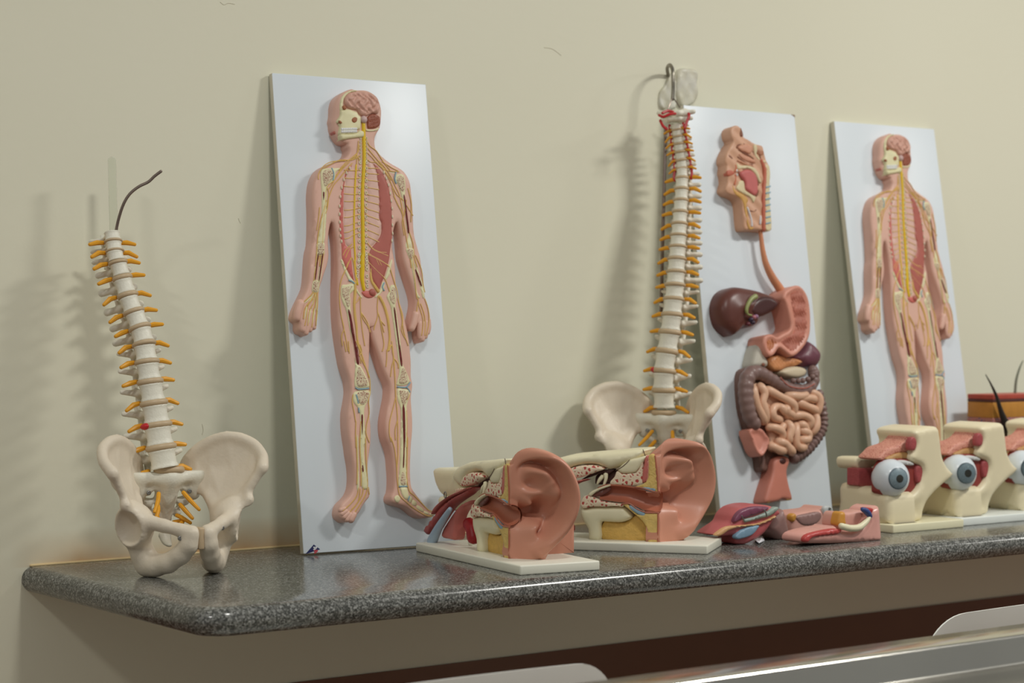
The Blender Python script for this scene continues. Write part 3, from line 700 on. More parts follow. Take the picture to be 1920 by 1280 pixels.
    for s in ('730 420 770 435 800 465', '1150 450 1130 500 1150 540'):
        tb('cartilage', HP(s), 0.0013, CARTIL, z=DZ+0.0012)
    for s in ('945 588 1040 585', '1070 705 1055 755'):
        tb('cartilage', FT(s), 0.0011, CARTIL, z=DZ+0.0012)
    return body
r1 = empty('nervous_system_board', FR1.matrix(), 'white board with relief figure of the nervous system left of the ear models', 'anatomy board', 'nervous system relief boards')
nervous_board(r1, FR1)
logo(r1, FR1, [(588.2, 1020.5), (572.5, 1038.5), (600, 1029.5)])
FR3 = board_frame(3.0636, 0.14232, 0.16351, -0.00922)
r3 = copy_tree(r1); r3.matrix_world = FR3.matrix()
r3['label'] = 'white board with relief figure of the nervous system behind the eye models'
# ------------------------------------------------------------------ the digestive-system relief board
FR2 = board_frame(2.629, 0.1494, 0.1365, 0.0134)
def digestive_board():
    fr = FR2
    root = empty('digestive_system_board', fr.matrix(), 'white board with relief of the digestive organs, stomach, liver and bowels', 'anatomy board')
    b = board_slab(root, 0.30, 0.80)
    add('chipped_corner', relief([(0.290, 0.7995), (0.3003, 0.7995), (0.3003, 0.7945), (0.296, 0.797)], 0.0006, 0.0002, 0.004, -0.011, None, 1), mat('chipped_wood', (140, 104, 70), 0.7, 0.1), b)
    logo(root, fr, [(1367, 964), (1362, 977), (1377, 972)])
    HS = lambda s: PT(s, 1330, 220, 1/5.82)
    ST = lambda s: PT(s, 1330, 520, 1/7.113)
    BW = lambda s: PT(s, 1370, 660, 1/5.816)
    LO = lambda s: PT(s, 1300, 500, 1/2.783)
    def rl(name, pts, d, top, m, parent=root, rnd=0.003, step=0.004, fn=None, zb=0.0, label=None):
        return add(name, relief(fr.poly(pts, d), top, rnd, step, zb, fn), m, parent, sharp=60, label=label)
    def tb(name, pts, d, r, m, parent=root, seg=10, z=None, flat=None, sm=5):
        P = [(*fr.uv(p[0], p[1], d), d if z is None else z) for p in pts]
        return add(name, tube(cr(P, sm), r, seg, flat), m, parent)
    TAN = mat('throat_tan', (210, 162, 132), 0.42, 0.06, 30); TONG = mat('tongue_rose', (196, 104, 100), 0.5, 0.05, 60)
    FAT = mat('fat_ochre', (208, 160, 88), 0.45, 0.06, 40); BONE = mat('section_bone', (220, 204, 164), 0.45, 0.06, 60)
    GROOVE = mat('groove_brown', (136, 84, 60), 0.5, 0.05); PALE = mat('cartilage_white', (220, 218, 222), 0.4, 0.03)
    RED = mat('throat_red', (192, 104, 80), 0.42, 0.06, 40)
    def conch(U, V, D): return 0.0012*np.sin(U*160+V*210)*np.clip(D/0.01, 0, 1)
    # head in section
    H = 0.027
    hd = rl('head_section', HS('300 85 345 110 365 150 380 210 430 240 500 285 560 300 590 320 605 390 625 460 655 520 668 600 665 700 655 800 660 900 675 1050 685 1225 600 1230 530 1225 440 1225 390 1215 372 1100 362 980 340 900 290 860 215 832 185 795 192 745 205 700 200 640 188 600 190 560 195 520 180 480 184 420 205 370 235 310 265 262 245 220 235 160 250 110'), H, H, TAN, rnd=0.004, step=0.005, fn=conch)
    for s in ('320 350 370 385 440 420 480 450', '310 430 360 470 420 505 470 515', '425 320 470 370 490 420 540 460', '300 330 320 300 380 290', '500 350 540 380 560 460'):
        tb('nasal_groove', HS(s), H, 0.0016, GROOVE, hd, 6, H-0.0004)
    for s in ('310 320 400 290 470 330 440 400 380 380 330 360', '310 400 380 410 470 455 500 500 420 490 350 455', '300 470 370 490 450 520 500 545 400 525'):
        rl('nasal_concha', HS(s), H, H+0.0032, mat('concha_pink', (208, 150, 122), 0.42, 0.05, 40), hd, 0.0035, 0.003, zb=0.02)
    rl('frontal_sinus', HS('340 115 358 150 368 200 345 210 335 170'), H, H+0.0006, GROOVE, hd, 0.0006, 0.004, zb=0.02)
    rl('sphenoid_sinus', HS('515 360 560 345 595 385 570 415 530 400'), H, H+0.0008, mat('sinus_tan', (178, 120, 90), 0.5, 0.05), hd, 0.001, 0.004, zb=0.02)
    rl('nostril', HS('208 410 235 420 255 450 230 452'), H, H+0.0006, GROOVE, hd, 0.0006, 0.004, zb=0.02)
    rl('skull_base', HS('480 310 510 300 520 360 510 400 545 450 600 470 620 480 590 500 540 470 495 420'), H, H+0.002, BONE, hd, 0.0015, 0.004, zb=0.02)
    rl('palate', HS('295 500 340 525 420 525 500 560 545 640 562 712 535 700 490 612 420 562 330 568 300 560'), H, H+0.0025, BONE, hd, 0.002, 0.004, zb=0.02)
    rl('mouth_cavity', HS('310 600 340 570 420 558 490 600 525 680 540 740 530 850 485 868 430 830 370 770 350 680'), H, H+0.0006, GROOVE, hd, 0.0006, 0.005, zb=0.02)
    rl('tongue', HS('325 605 360 580 420 570 480 605 512 665 520 740 518 825 482 858 440 832 388 785 382 725 362 682 335 650'), H, H+0.005, TONG, hd, 0.005, 0.003, zb=0.02)
    rl('lower_jaw', HS('320 700 360 690 378 725 385 790 440 830 500 868 480 930 450 880 400 850 335 815 290 775 310 730'), H, H+0.002, BONE, hd, 0.0015, 0.004, zb=0.02)
    rl('fat_layer', HS('255 745 290 800 372 842 420 900 405 970 440 1180 470 1195 480 1215 430 1215 395 1080 378 970 350 895 290 845 255 800'), H, H+0.0012, FAT, hd, 0.001, 0.005, zb=0.02)
    rl('lip', HS('192 585 230 575 275 598 275 615 230 640 195 635'), H, H+0.0015, RED, hd, 0.0015, 0.004, zb=0.018)
    for s in ('285 520 290 560 278 590', '280 630 285 680 275 730'): tb('lip_muscle', HS(s), H, 0.0016, mat('muscle_salmon', (212, 124, 92), 0.45, 0.05), hd, 6, H+0.0006)
    tooth = mesh('incisor', *relief([(-0.0013, -0.002), (0.0013, -0.002), (0.0016, 0.002), (-0.0016, 0.002)], 0.0022, 0.0008, 0.002, 0.0, None, 2), TOOTH)
    for p in HS('292 582 296 628'):
        u, v = fr.uv(p[0], p[1], H); obj_me('incisor', tooth, root, (u, v, H+0.0008))
    tb('throat_wall', HS('560 470 595 560 600 650 590 800 588 950 590 1100 592 1225'), H, 0.0042, RED, hd, 8, H)
    rl('spine_strip', HS('610 520 650 530 662 620 655 760 660 950 678 1210 612 1215 605 1000 608 760 618 640'), H, H+0.001, BONE, hd, 0.001, 0.005, zb=0.02)
    for y in range(765, 1210, 66):
        tb('spinal_disc', HS(f'612 {y} 660 {y-12}'), H, 0.0016, CARTIL, hd, 6, H+0.0012)
    for s in ('412 985 440 1060 458 1130 462 1185', '555 1080 552 1160'):
        tb('larynx_cartilage', HS(s), H, 0.0020, PALE, hd, 6, H+0.0006)
    tb('vocal_fold', HS('445 1018 480 1028 510 1010'), H, 0.001, GROOVE, hd, 6, H+0.0004)
    # gullet
    tb('gullet', PT('1424 418 1426.5 440 1430 468 1436 494 1447 518 1460 538 1472 556'), 0.018, [0.0036, 0.0042, 0.0050, 0.0064, 0.0078, 0.0085, 0.009], mat('gullet_orange', (202, 136, 102), 0.4, 0.06, 30, c2=(212, 140, 100)), seg=12)
    # liver
    LIV = mat('liver_maroon', (100, 58, 50), 0.34, 0.08, 20); LIVD = mat('liver_lobe_dark', (74, 40, 38), 0.34, 0.08, 20)
    lv = rl('liver', ST('120 410 150 265 220 172 330 125 480 140 650 180 800 235 890 280 928 335 915 390 850 450 760 500 690 530 640 545 640 600 590 650 510 665 460 650 400 710 330 770 285 755 185 660 142 560'), 0.026, 0.036, LIV, rnd=0.016, step=0.004, fn=lambda U, V, D: 0.012*np.clip(D/0.04, 0, 1))
    rl('liver_lobe', ST('655 275 750 245 850 268 912 322 912 390 810 470 690 522 610 505 552 450 572 350'), 0.044, 0.046, LIVD, lv, 0.008, 0.004, zb=0.03)
    tb('gall_bladder', ST('615 255 560 290 510 370 495 440 515 490 560 505'), 0.048, [0.0055, 0.0045, 0.0042, 0.0036, 0.002, 0.002], mat('gall_bladder_green', (148, 152, 96), 0.35, 0.06), lv, 10)
    for p, c in ((ST('598 530')[0], (176, 110, 120)), (ST('628 520')[0], (150, 110, 140)), (ST('560 560')[0], (60, 50, 70)), (ST('520 620')[0], (96, 40, 48)), (ST('585 600')[0], (60, 44, 60))):
        u, v = fr.uv(p[0], p[1], 0.045); add('liver_vessel', ball(0.0052, 0.0045, 0.005, (u, v, 0.044), 10, 7), mat('vessel_%d_%d_%d' % c, c, 0.35, 0.05), lv)
    # stomach, opened
    STO = mat('stomach_pink', (212, 146, 126), 0.4, 0.06, 25); STI = mat('stomach_lining', (192, 122, 104), 0.45, 0.08, 50)
    sout = ST('1010 195 1060 150 1130 112 1200 105 1260 150 1310 230 1340 330 1355 450 1360 600 1350 750 1310 860 1250 950 1170 1030 1100 1052 1040 1012 980 962 932 945 880 1022 820 1055 770 1020 740 950 725 870 740 790 790 758 850 755 910 790 980 750 1060 710 1092 650 1080 550 1050 420 1020 330 990 270')
    st = rl('stomach', sout, 0.045, 0.045, STO, rnd=0.005, step=0.004, fn=lambda U, V, D: -0.004*np.clip((D-0.006)/0.006, 0, 1))
    def rug(U, V, D):
        return 0.0018*np.sin((U*1.0+V*0.12)*900+2.5*np.sin(V*240))*np.clip(D/0.003, 0, 1)
    rl('stomach_lining', ST('1130 160 1210 150 1260 220 1295 340 1310 480 1310 640 1300 760 1260 860 1190 950 1110 985 1050 950 1000 900 960 860 1000 800 1090 760 1140 700 1150 600 1130 480 1100 330 1090 220'), 0.043, 0.0425, STI, st, 0.003, 0.0022, rug, zb=0.03)
    rl('stomach_outlet', ST('765 840 800 790 870 800 910 830 900 900 850 960 800 985 765 930'), 0.043, 0.0420, mat('outlet_ochre', (190, 120, 78), 0.45, 0.06), st, 0.003, 0.003, rug, zb=0.03)
    rl('spleen', ST('1330 838 1400 860 1480 930 1525 1020 1512 1120 1455 1190 1380 1205 1300 1185 1220 1110 1170 1060 1260 960'), 0.030, 0.028, mat('spleen_plum', (112, 66, 78), 0.38, 0.07, 25), rnd=0.014, step=0.004, fn=lambda U, V, D: 0.006*np.clip(D/0.02, 0, 1))
    rl('duodenum', ST('705 830 645 930 610 1050 600 1190 770 1200 800 1120 735 980'), 0.032, 0.034, mat('duodenum_grey', (196, 190, 176), 0.4, 0.04, 20), rnd=0.012, step=0.004)
    rl('pancreas', ST('800 1120 860 1050 940 1030 1050 1060 1180 1080 1260 1130 1150 1180 1050 1195 960 1240 860 1230'), 0.030, 0.031, mat('pancreas_orange', (206, 140, 92), 0.42, 0.1, 40), rnd=0.007, step=0.003, fn=lambda U, V, D: 0.0012*np.sin(U*700)*np.sin(V*600))
    u, v = fr.uv(*ST('728 1160')[0], 0.036); add('duct_opening', ball(0.0045, 0.0036, 0.002, (u, v, 0.0345), 10, 6), GROOVE, root)
    rl('mesentery', BW('560 210 620 170 720 150 810 165 845 205 820 260 740 282 650 270 590 245'), 0.034, 0.034, mat('mesentery_beige', (206, 190, 162), 0.45, 0.04, 20), rnd=0.008, step=0.004)
    # bowels
    COLN = mat('colon_mauve_brown', (130, 104, 98), 0.38, 0.07, 25); SMALL = mat('small_bowel_peach', (220, 176, 146), 0.36, 0.06, 22)
    rl('bowel_bed', BW('150 180 300 170 520 290 700 400 900 380 960 470 1000 700 985 860 900 1000 740 1130 640 1100 560 1140 430 1200 400 1290 330 1290 300 1130 230 1000 190 830 130 600 110 300'), 0.018, 0.020, mat('bowel_bed_brown', (118, 88, 78), 0.45, 0.06, 20), rnd=0.006, step=0.008)
    def haustra(path, r, seg=14, amp=0.10, freq=900):
        P = np.array(cr(path, 9)); L = np.concatenate([[0], np.cumsum(np.linalg.norm(np.diff(P, axis=0), axis=1))])
        R = np.interp(np.linspace(0, 1, len(P)), np.linspace(0, 1, len(r)), r)*(1+amp*np.sin(L*freq))
        return tube(P, R, seg)
    def p3(pts, d): return [(*fr.uv(p[0], p[1], d), d) for p in pts]
    co = add('large_bowel', haustra(p3(BW('262 790 205 690 170 520 165 380 185 280 240 225 320 230 420 285 520 345 640 395 760 415 850 395 900 330 905 240 895 190'), 0.034), [0.013, 0.0145, 0.015, 0.015, 0.014, 0.0125, 0.012, 0.0115, 0.011, 0.0115, 0.011], amp=0.05, freq=420), COLN, root)
    tb('colon_band', BW('545 275 590 330 650 372 740 392 830 388 915 345'), 0.046, 0.0013, mat('colon_band_red', (176, 104, 90), 0.4, 0.05), co, 6)
    for p in BW('690 312 745 312 795 308 850 295 900 268 935 250'):
        u, v = fr.uv(p[0], p[1], 0.043); add('haustral_bulge', ball(0.0058, 0.0058, 0.0058, (u, v, 0.041), 10, 8), COLN, co)
    add('descending_bowel', haustra(p3(BW('965 440 992 560 1010 680 1010 790 980 880 915 975 840 1060 760 1120 690 1160'), 0.026), [0.0075, 0.0085, 0.009, 0.0095, 0.010, 0.0105], amp=0.16, freq=620), COLN, root)
    rl('small_bowel_bed', BW('240 350 330 335 430 400 560 450 700 470 860 440 950 440 985 560 985 700 960 830 900 930 850 1040 740 1060 640 1110 520 1090 440 1040 430 800 330 770 270 600'), 0.032, 0.032, SMALL, rnd=0.006, step=0.008, zb=0.012)
    loops = ('262 380 262 480 300 600 350 690 385 750', '345 370 372 450 350 540 372 630 405 740', '430 410 520 470 620 525 690 580 705 660', '545 590 480 600 450 660 480 715 560 735', '540 585 590 640 640 690', '610 600 620 650 690 690', '735 540 790 570 870 605 955 640', '760 500 850 500 930 515', '710 690 800 690 870 740 865 810',
             '945 690 935 790 905 880', '440 815 500 830 560 870 580 930', '645 770 660 840 640 920 650 960', '730 790 712 890 715 990 760 1040 820 1030', '790 850 850 890 840 950 780 955', '545 975 600 1000 650 1060 690 1090', '460 1020 530 1065 600 1075', '895 430 955 480 972 560 962 660', '640 470 740 480 840 465', '760 780 810 810 830 860', '600 800 575 840')
    for i, s in enumerate(loops):
        pts = BW(s); P = p3(pts, 0.040+0.002*((i*7) % 3))
        P3 = np.array(cr(P, 6)); n = len(P3); t = np.linspace(0, 1, n)
        P3[:, 2] -= 0.007*(np.abs(2*t-1)**4)
        R = (0.0082+0.0007*np.sin(t*9+i))
        add('small_bowel_loop', tube(P3, R, 12), SMALL, root)
    CAE = mat('caecum_pink', (212, 142, 124), 0.42, 0.06, 30)
    rl('caecum', BW('208 848 330 828 395 895 432 968 395 1080 345 1135 292 1092 250 990'), 0.040, 0.040, CAE, rnd=0.004, step=0.004, fn=lambda U, V, D: -0.006*np.clip((D-0.004)/0.006, 0, 1), zb=0.01)
    tb('appendix', BW('350 1110 352 1180 345 1270'), 0.020, [0.006, 0.005, 0.004], mat('appendix_brown', (120, 90, 82), 0.4, 0.05), seg=8)
    rl('rectum', LO('425 1015 440 992 468 984 497 990 508 1015 495 1060 497 1100 508 1150 522 1205 505 1218 470 1212 450 1222 400 1232 378 1222 392 1160 412 1100 420 1060'), 0.034, 0.034, mat('rectum_salmon', (202, 128, 110), 0.4, 0.07, 30), rnd=0.007, step=0.004, zb=0.0)
    u, v = fr.uv(*LO('467 1014')[0], 0.034); rt = add('rectum_opening', ball(0.0095, 0.0062, 0.002, (u, v, 0.0335), 14, 6), mat('opening_dark', (74, 36, 30), 0.5, 0.05), root)
    for s in ('382 1222 400 1206 412 1222 398 1232', '490 1214 508 1200 522 1210 508 1218'):
        rl('rectum_fat', LO(s), 0.034, 0.032, FAT, root, 0.002, 0.004)
    return root
digestive_board()
# ------------------------------------------------------------------ the two spine models
SPB = mat('spine_bone_white', (232, 228, 212), 0.40, 0.03, 40, bump=0.15, bscale=300)
HIPB = mat('pelvis_bone_ivory', (226, 213, 192), 0.42, 0.04, 25, bump=0.12, bscale=200)
DISC = mat('disc_tan', (196, 172, 138), 0.40, 0.05, 60); HERN = mat('herniated_disc_red', (200, 40, 48), 0.35, 0.04)
NRV = mat('nerve_root_yellow', (232, 164, 40), 0.40, 0.06, 80); ART = mat('artery_red', (186, 38, 44), 0.35, 0.05, 60)
WIRE = mat('grey_steel_wire', (136, 122, 114), 0.35, 0.05, 40, metal=0.8); SCREW = mat('screw_steel', (150, 150, 148), 0.3, 0.04, metal=0.9)
CLEAR = mat('clear_plastic', (240, 244, 240), 0.10, 0.01, trans=1.0, ior=1.06)

def vertebra_sdf(kind):
    lum = kind == 'lumbar'; cer = kind == 'cervical'
    W, Dp, Hh = (0.024, 0.0165, 0.0135) if lum else ((0.0115, 0.008, 0.0065) if cer else (0.0165, 0.0135, 0.0105))
    def f(P):
        x, y, z = P[:, 0], P[:, 1], P[:, 2]
        waist = 1-0.20*np.clip(1-(z/Hh)**4, 0, 1)**0.8
        yy = y+0.10*np.abs(x)*0
        rad = np.sqrt((x/(W*waist))**2+(yy/(Dp*waist))**2)
        d = (rad-1)*min(W, Dp)*0.9
        d = smax(d, np.abs(z)-Hh, 0.0022)
        s = W/0.024
        ax = np.abs(x); Q = np.c_[ax, y, z]
        k = 0.004*s
        ped = d_cap(Q, (0.013*s, 0.010*s, 0.004*s), (0.0145*s, 0.028*s, 0.004*s), 0.0052*s)
        lam = d_cap(Q, (0.0145*s, 0.028*s, 0.003*s), (0.0, 0.043*s, -0.002*s), 0.0048*s)
        d = smin(d, ped, k); d = smin(d, lam, k)
        if lum:
            tp = d_cap(Q, (0.016, 0.027, 0.003), (0.041, 0.033, 0.009), 0.0058, 0.0040)
            sp = np.minimum(d_box(Q, (0, 0.056, -0.004), (0.003, 0.016, 0.0085), 0.003), 9)
            sa = d_cap(Q, (0.017, 0.031, 0.004), (0.018, 0.034, 0.019), 0.0050, 0.0042); ia = d_cap(Q, (0.013, 0.036, -0.004), (0.0135, 0.039, -0.019), 0.0048, 0.0042)
        elif cer:
            tp = d_cap(Q, (0.010, 0.004, 0.0), (0.0225, 0.008, -0.002), 0.0042, 0.0035)
            sp = d_cap(Q, (0, 0.020, -0.002), (0, 0.036, -0.009), 0.0032, 0.0036); sa = d_cap(Q, (0.012, 0.012, 0.0), (0.0135, 0.016, 0.007), 0.0036); ia = d_cap(Q, (0.012, 0.013, 0.0), (0.012, 0.018, -0.007), 0.0036)
        else:
            tp = d_cap(Q, (0.011, 0.020, 0.002), (0.027, 0.033, 0.005), 0.0046, 0.0056)
            sp = d_cap(Q, (0, 0.030, -0.002), (0, 0.056, -0.026), 0.0042, 0.0034); sa = d_cap(Q, (0.011, 0.020, 0.003), (0.011, 0.023, 0.014), 0.0040, 0.0032); ia = d_cap(Q, (0.010, 0.026, -0.002), (0.010, 0.027, -0.013), 0.0038, 0.0032)
        for e in (tp, sp, sa, ia): d = smin(d, e, k)
        return d
    if lum: return surf(f, (-0.056, -0.022, -0.028), (0.056, 0.078, 0.028), 0.0021)
    if cer: return surf(f, (-0.030, -0.014, -0.018), (0.030, 0.044, 0.014), 0.0016)
    return surf(f, (-0.040, -0.020, -0.034), (0.040, 0.064, 0.022), 0.0019)
VME = {k: mesh('vertebra_'+k, *vertebra_sdf(k), SPB) for k in ('lumbar', 'thoracic', 'cervical')}
VW = {'lumbar': 0.048, 'thoracic': 0.033, 'cervical': 0.023}; VH = {'lumbar': 0.027, 'thoracic': 0.021, 'cervical': 0.013}
_dp = [(0.0, -0.5), (0.9, -0.5), (1.0, -0.3), (1.03, 0.0), (1.0, 0.3), (0.9, 0.5), (0.0, 0.5)]
DME = mesh('disc', *lathe([(max(r, 0.02), z) for r, z in _dp], 24), DISC)
def lap(VF, it=4, lam=0.5):
    V = np.array(VF[0]); Fq = np.array(VF[1]); n = len(V)
    E = np.vstack([Fq[:, [0, 1]], Fq[:, [1, 2]], Fq[:, [2, 3]], Fq[:, [3, 0]]]); E = np.vstack([E, E[:, ::-1]])
    deg = np.bincount(E[:, 0], minlength=n)[:, None]+1e-9
    for _ in range(it):
        A = np.stack([np.bincount(E[:, 0], V[E[:, 1], k], n) for k in range(3)], 1)/deg; V = V+lam*(A-V)
    return V.tolist(), VF[1]
def hip_sdf():
    crest = [(0.119, -0.030, 0.158, 0.0085), (0.127, -0.014, 0.174, 0.0075), (0.122, 0.006, 0.191, 0.0075), (0.106, 0.022, 0.201, 0.0075), (0.088, 0.036, 0.2035, 0.007), (0.069, 0.052, 0.196, 0.0075), (0.052, 0.068, 0.180, 0.009), (0.040, 0.082, 0.156, 0.010), (0.037, 0.078, 0.125, 0.009)]
    N = [(0.082, -0.010, 0.104), (0.072, 0.012, 0.106), (0.058, 0.034, 0.112)]
    def f(P):
        d = None; k = 0.007
        def u(e, kk=k):
            nonlocal d
            d = e if d is None else smin(d, e, kk)
        cp = [c[:3] for c in crest]
        mid = [tuple(0.5*(np.array(c)+np.array(n))+np.array(o)) for c, n, o in zip([cp[1], cp[3], cp[5], cp[7]], [N[0], N[1], N[2], N[2]], [(0.003, 0.004, 0), (0.005, 0.006, 0), (0.004, 0.004, 0), (0, 0, 0)])]
        tr = [(cp[0], cp[1], mid[0]), (cp[1], cp[2], mid[0]), (cp[2], mid[1], mid[0]), (cp[2], cp[3], mid[1]), (cp[3], cp[4], mid[1]), (cp[4], mid[2], mid[1]), (cp[4], cp[5], mid[2]), (cp[5], cp[6], mid[2]), (cp[6], mid[3], mid[2]), (cp[6], cp[7], mid[3]), (cp[7], cp[8], mid[3]),
              (cp[0], mid[0], N[0]), (mid[0], N[1], N[0]), (mid[0], mid[1], N[1]), (mid[1], mid[2], N[1]), (mid[2], N[2], N[1]), (mid[2], mid[3], N[2]), (mid[3], cp[8], N[2])]
        w = None
        for t in tr:
            e = d_tri(P, *t, 0.0038); w = e if w is None else smin(w, e, 0.003)
        u(w); u(d_chain(P, [c for c in cr(crest, 3)], 0.004), 0.006)
        u(d_cap(P, (0.119, -0.030, 0.158), (0.100, -0.022, 0.122), 0.007, 0.006)); u(d_cap(P, (0.098, -0.026, 0.110), (0.088, -0.016, 0.090), 0.009, 0.012))    # front border, lower spine
        u(d_cap(P, N[0], (0.078, -0.004, 0.085), 0.012, 0.016)); u(d_cap(P, N[2], (0.066, 0.012, 0.090), 0.008, 0.014))
        u(d_ell(P, (0.077, -0.006, 0.078), (0.031, 0.030, 0.034)), 0.010)                                                                     # socket block
        u(d_chain(P, [(0.070, -0.024, 0.086, 0.012), (0.046, -0.046, 0.079, 0.0100), (0.026, -0.062, 0.073, 0.0098), (0.010, -0.071, 0.068, 0.010)]))      # upper pubic branch
        u(d_chain(P, [(0.012, -0.071, 0.067, 0.0120), (0.015, -0.067, 0.052, 0.0145), (0.023, -0.055, 0.036, 0.0145), (0.035, -0.036, 0.0225, 0.0150), (0.047, -0.014, 0.0175, 0.0170), (0.053, 0.002, 0.0180, 0.0180)]))
        u(d_chain(P, [(0.053, 0.002, 0.0180, 0.0180), (0.060, 0.004, 0.034, 0.0180), (0.066, 0.004, 0.050, 0.018), (0.072, 0.000, 0.068, 0.020)]))     # ischium
        u(d_cap(P, (0.064, 0.016, 0.058), (0.048, 0.030, 0.056), 0.008, 0.003))                                                                  # spine of ischium
        d = smax(d, -(np.linalg.norm(P-np.array((0.104, -0.020, 0.072)), axis=1)-0.0300), 0.003)                                           # socket cup
        d = smax(d, -(P[:, 0]-0.0035), 0.002)
        return d
    return lap(surf(f, (-0.001, -0.092, -0.004), (0.142, 0.100, 0.216), 0.0026), 5)
HIPR = hip_sdf()
HME_R = mesh('hip_bone', *HIPR, HIPB)
HME_L = mesh('hip_bone_mirrored', [(-x, y, z) for x, y, z in HIPR[0]], [tuple(f[::-1]) for f in HIPR[1]], HIPB)
def sacrum_sdf():
    def f(P):
        Q = np.c_[np.abs(P[:, 0]), P[:, 1], P[:, 2]]
        d = d_ell(Q, (0, 0.052, 0.140), (0.026, 0.016, 0.013))
        for a, b, r, s in (((0, 0.050, 0.142), (0, 0.064, 0.112), 0.018, 0.016), ((0, 0.064, 0.112), (0, 0.074, 0.082), 0.016, 0.012), ((0, 0.074, 0.082), (0, 0.070, 0.056), 0.011, 0.006), ((0.012, 0.052, 0.142), (0.046, 0.058, 0.144), 0.011, 0.013), ((0.046, 0.058, 0.144), (0.045, 0.064, 0.116), 0.014, 0.011), ((0.016, 0.060, 0.126), (0.042, 0.066, 0.124), 0.010, 0.010), ((0.014, 0.070, 0.100), (0.034, 0.072, 0.104), 0.009, 0.008), ((0.01, 0.075, 0.084), (0.024, 0.076, 0.086), 0.008, 0.006)):
            d = smin(d, d_cap(Q, a, b, r, s), 0.006)
        for z, y, r in ((0.118, 0.044, 0.0048), (0.098, 0.052, 0.0042), (0.080, 0.060, 0.0036)):
            d = smax(d, -d_cap(Q, (0.021-(0.118-z)*0.16, y, z), (0.021-(0.118-z)*0.16, y+0.05, z), r), 0.002)
        d = smax(d, P[:, 2]-0.1515, 0.002)
        return d
    return surf(f, (-0.064, 0.030, 0.046), (0.064, 0.098, 0.164), 0.0026)
SME = mesh('sacrum', *sacrum_sdf(), SPB)
COCC = mesh('coccyx', *tube(cr([(0, 0.068, 0.052), (0, 0.060, 0.043), (0, 0.049, 0.039)], 4), [0.008, 0.006, 0.0032], 10, (1.3, 0.9)), SPB)
SYM = mesh('pubic_disc', *xf(box(-0.0046, 0.0046, -0.0800, -0.0600, 0.044, 0.077, 0.003), Matrix.Identity(4)), DISC)
SCR = mesh('screw_head', *lathe([(0.0001, 0), (0.0036, 0), (0.0036, 0.0016), (0.0026, 0.0024), (0.0012, 0.0018), (0.0001, 0.0018)], 14), SCREW)
def pelvis(root, M):
    def put(name, me, lm=None):
        o = obj_me(name, me, root); o.matrix_local = M @ (lm or Matrix.Identity(4)); return o
    put('hip_bone', HME_R); put('hip_bone', HME_L); s = put('sacrum', SME); put('coccyx', COCC); put('pubic_disc', SYM)
    for x, y, z in ((0.033, 0.050, 0.120), (-0.033, 0.050, 0.120), (0.040, -0.060, 0.073), (-0.030, -0.068, 0.062)):
        put('screw_head', SCR, Matrix.Translation((x, y, z)) @ Matrix.Rotation(math.pi/2, 4, 'X'))
    for sx in (-1, 1):
        for (a, b, c) in (((0.020, 0.046, 0.119), (0.026, 0.030, 0.108), (0.036, 0.018, 0.094)), ((0.018, 0.054, 0.100), (0.022, 0.040, 0.092), (0.030, 0.030, 0.080)), ((0.016, 0.062, 0.083), (0.020, 0.048, 0.080), (0.031, 0.040, 0.072)), ((0.012, 0.066, 0.072), (0.022, 0.050, 0.074), (0.010, 0.044, 0.067))):
            V = tube(cr([(sx*a[0], a[1]-0.004, a[2]), (sx*b[0], b[1], b[2]), (sx*c[0], c[1], c[2])], 4), [0.0034, 0.0036, 0.0026], 8)
            o = add('sacral_nerve', V, NRV, root); o.matrix_local = M
    return s
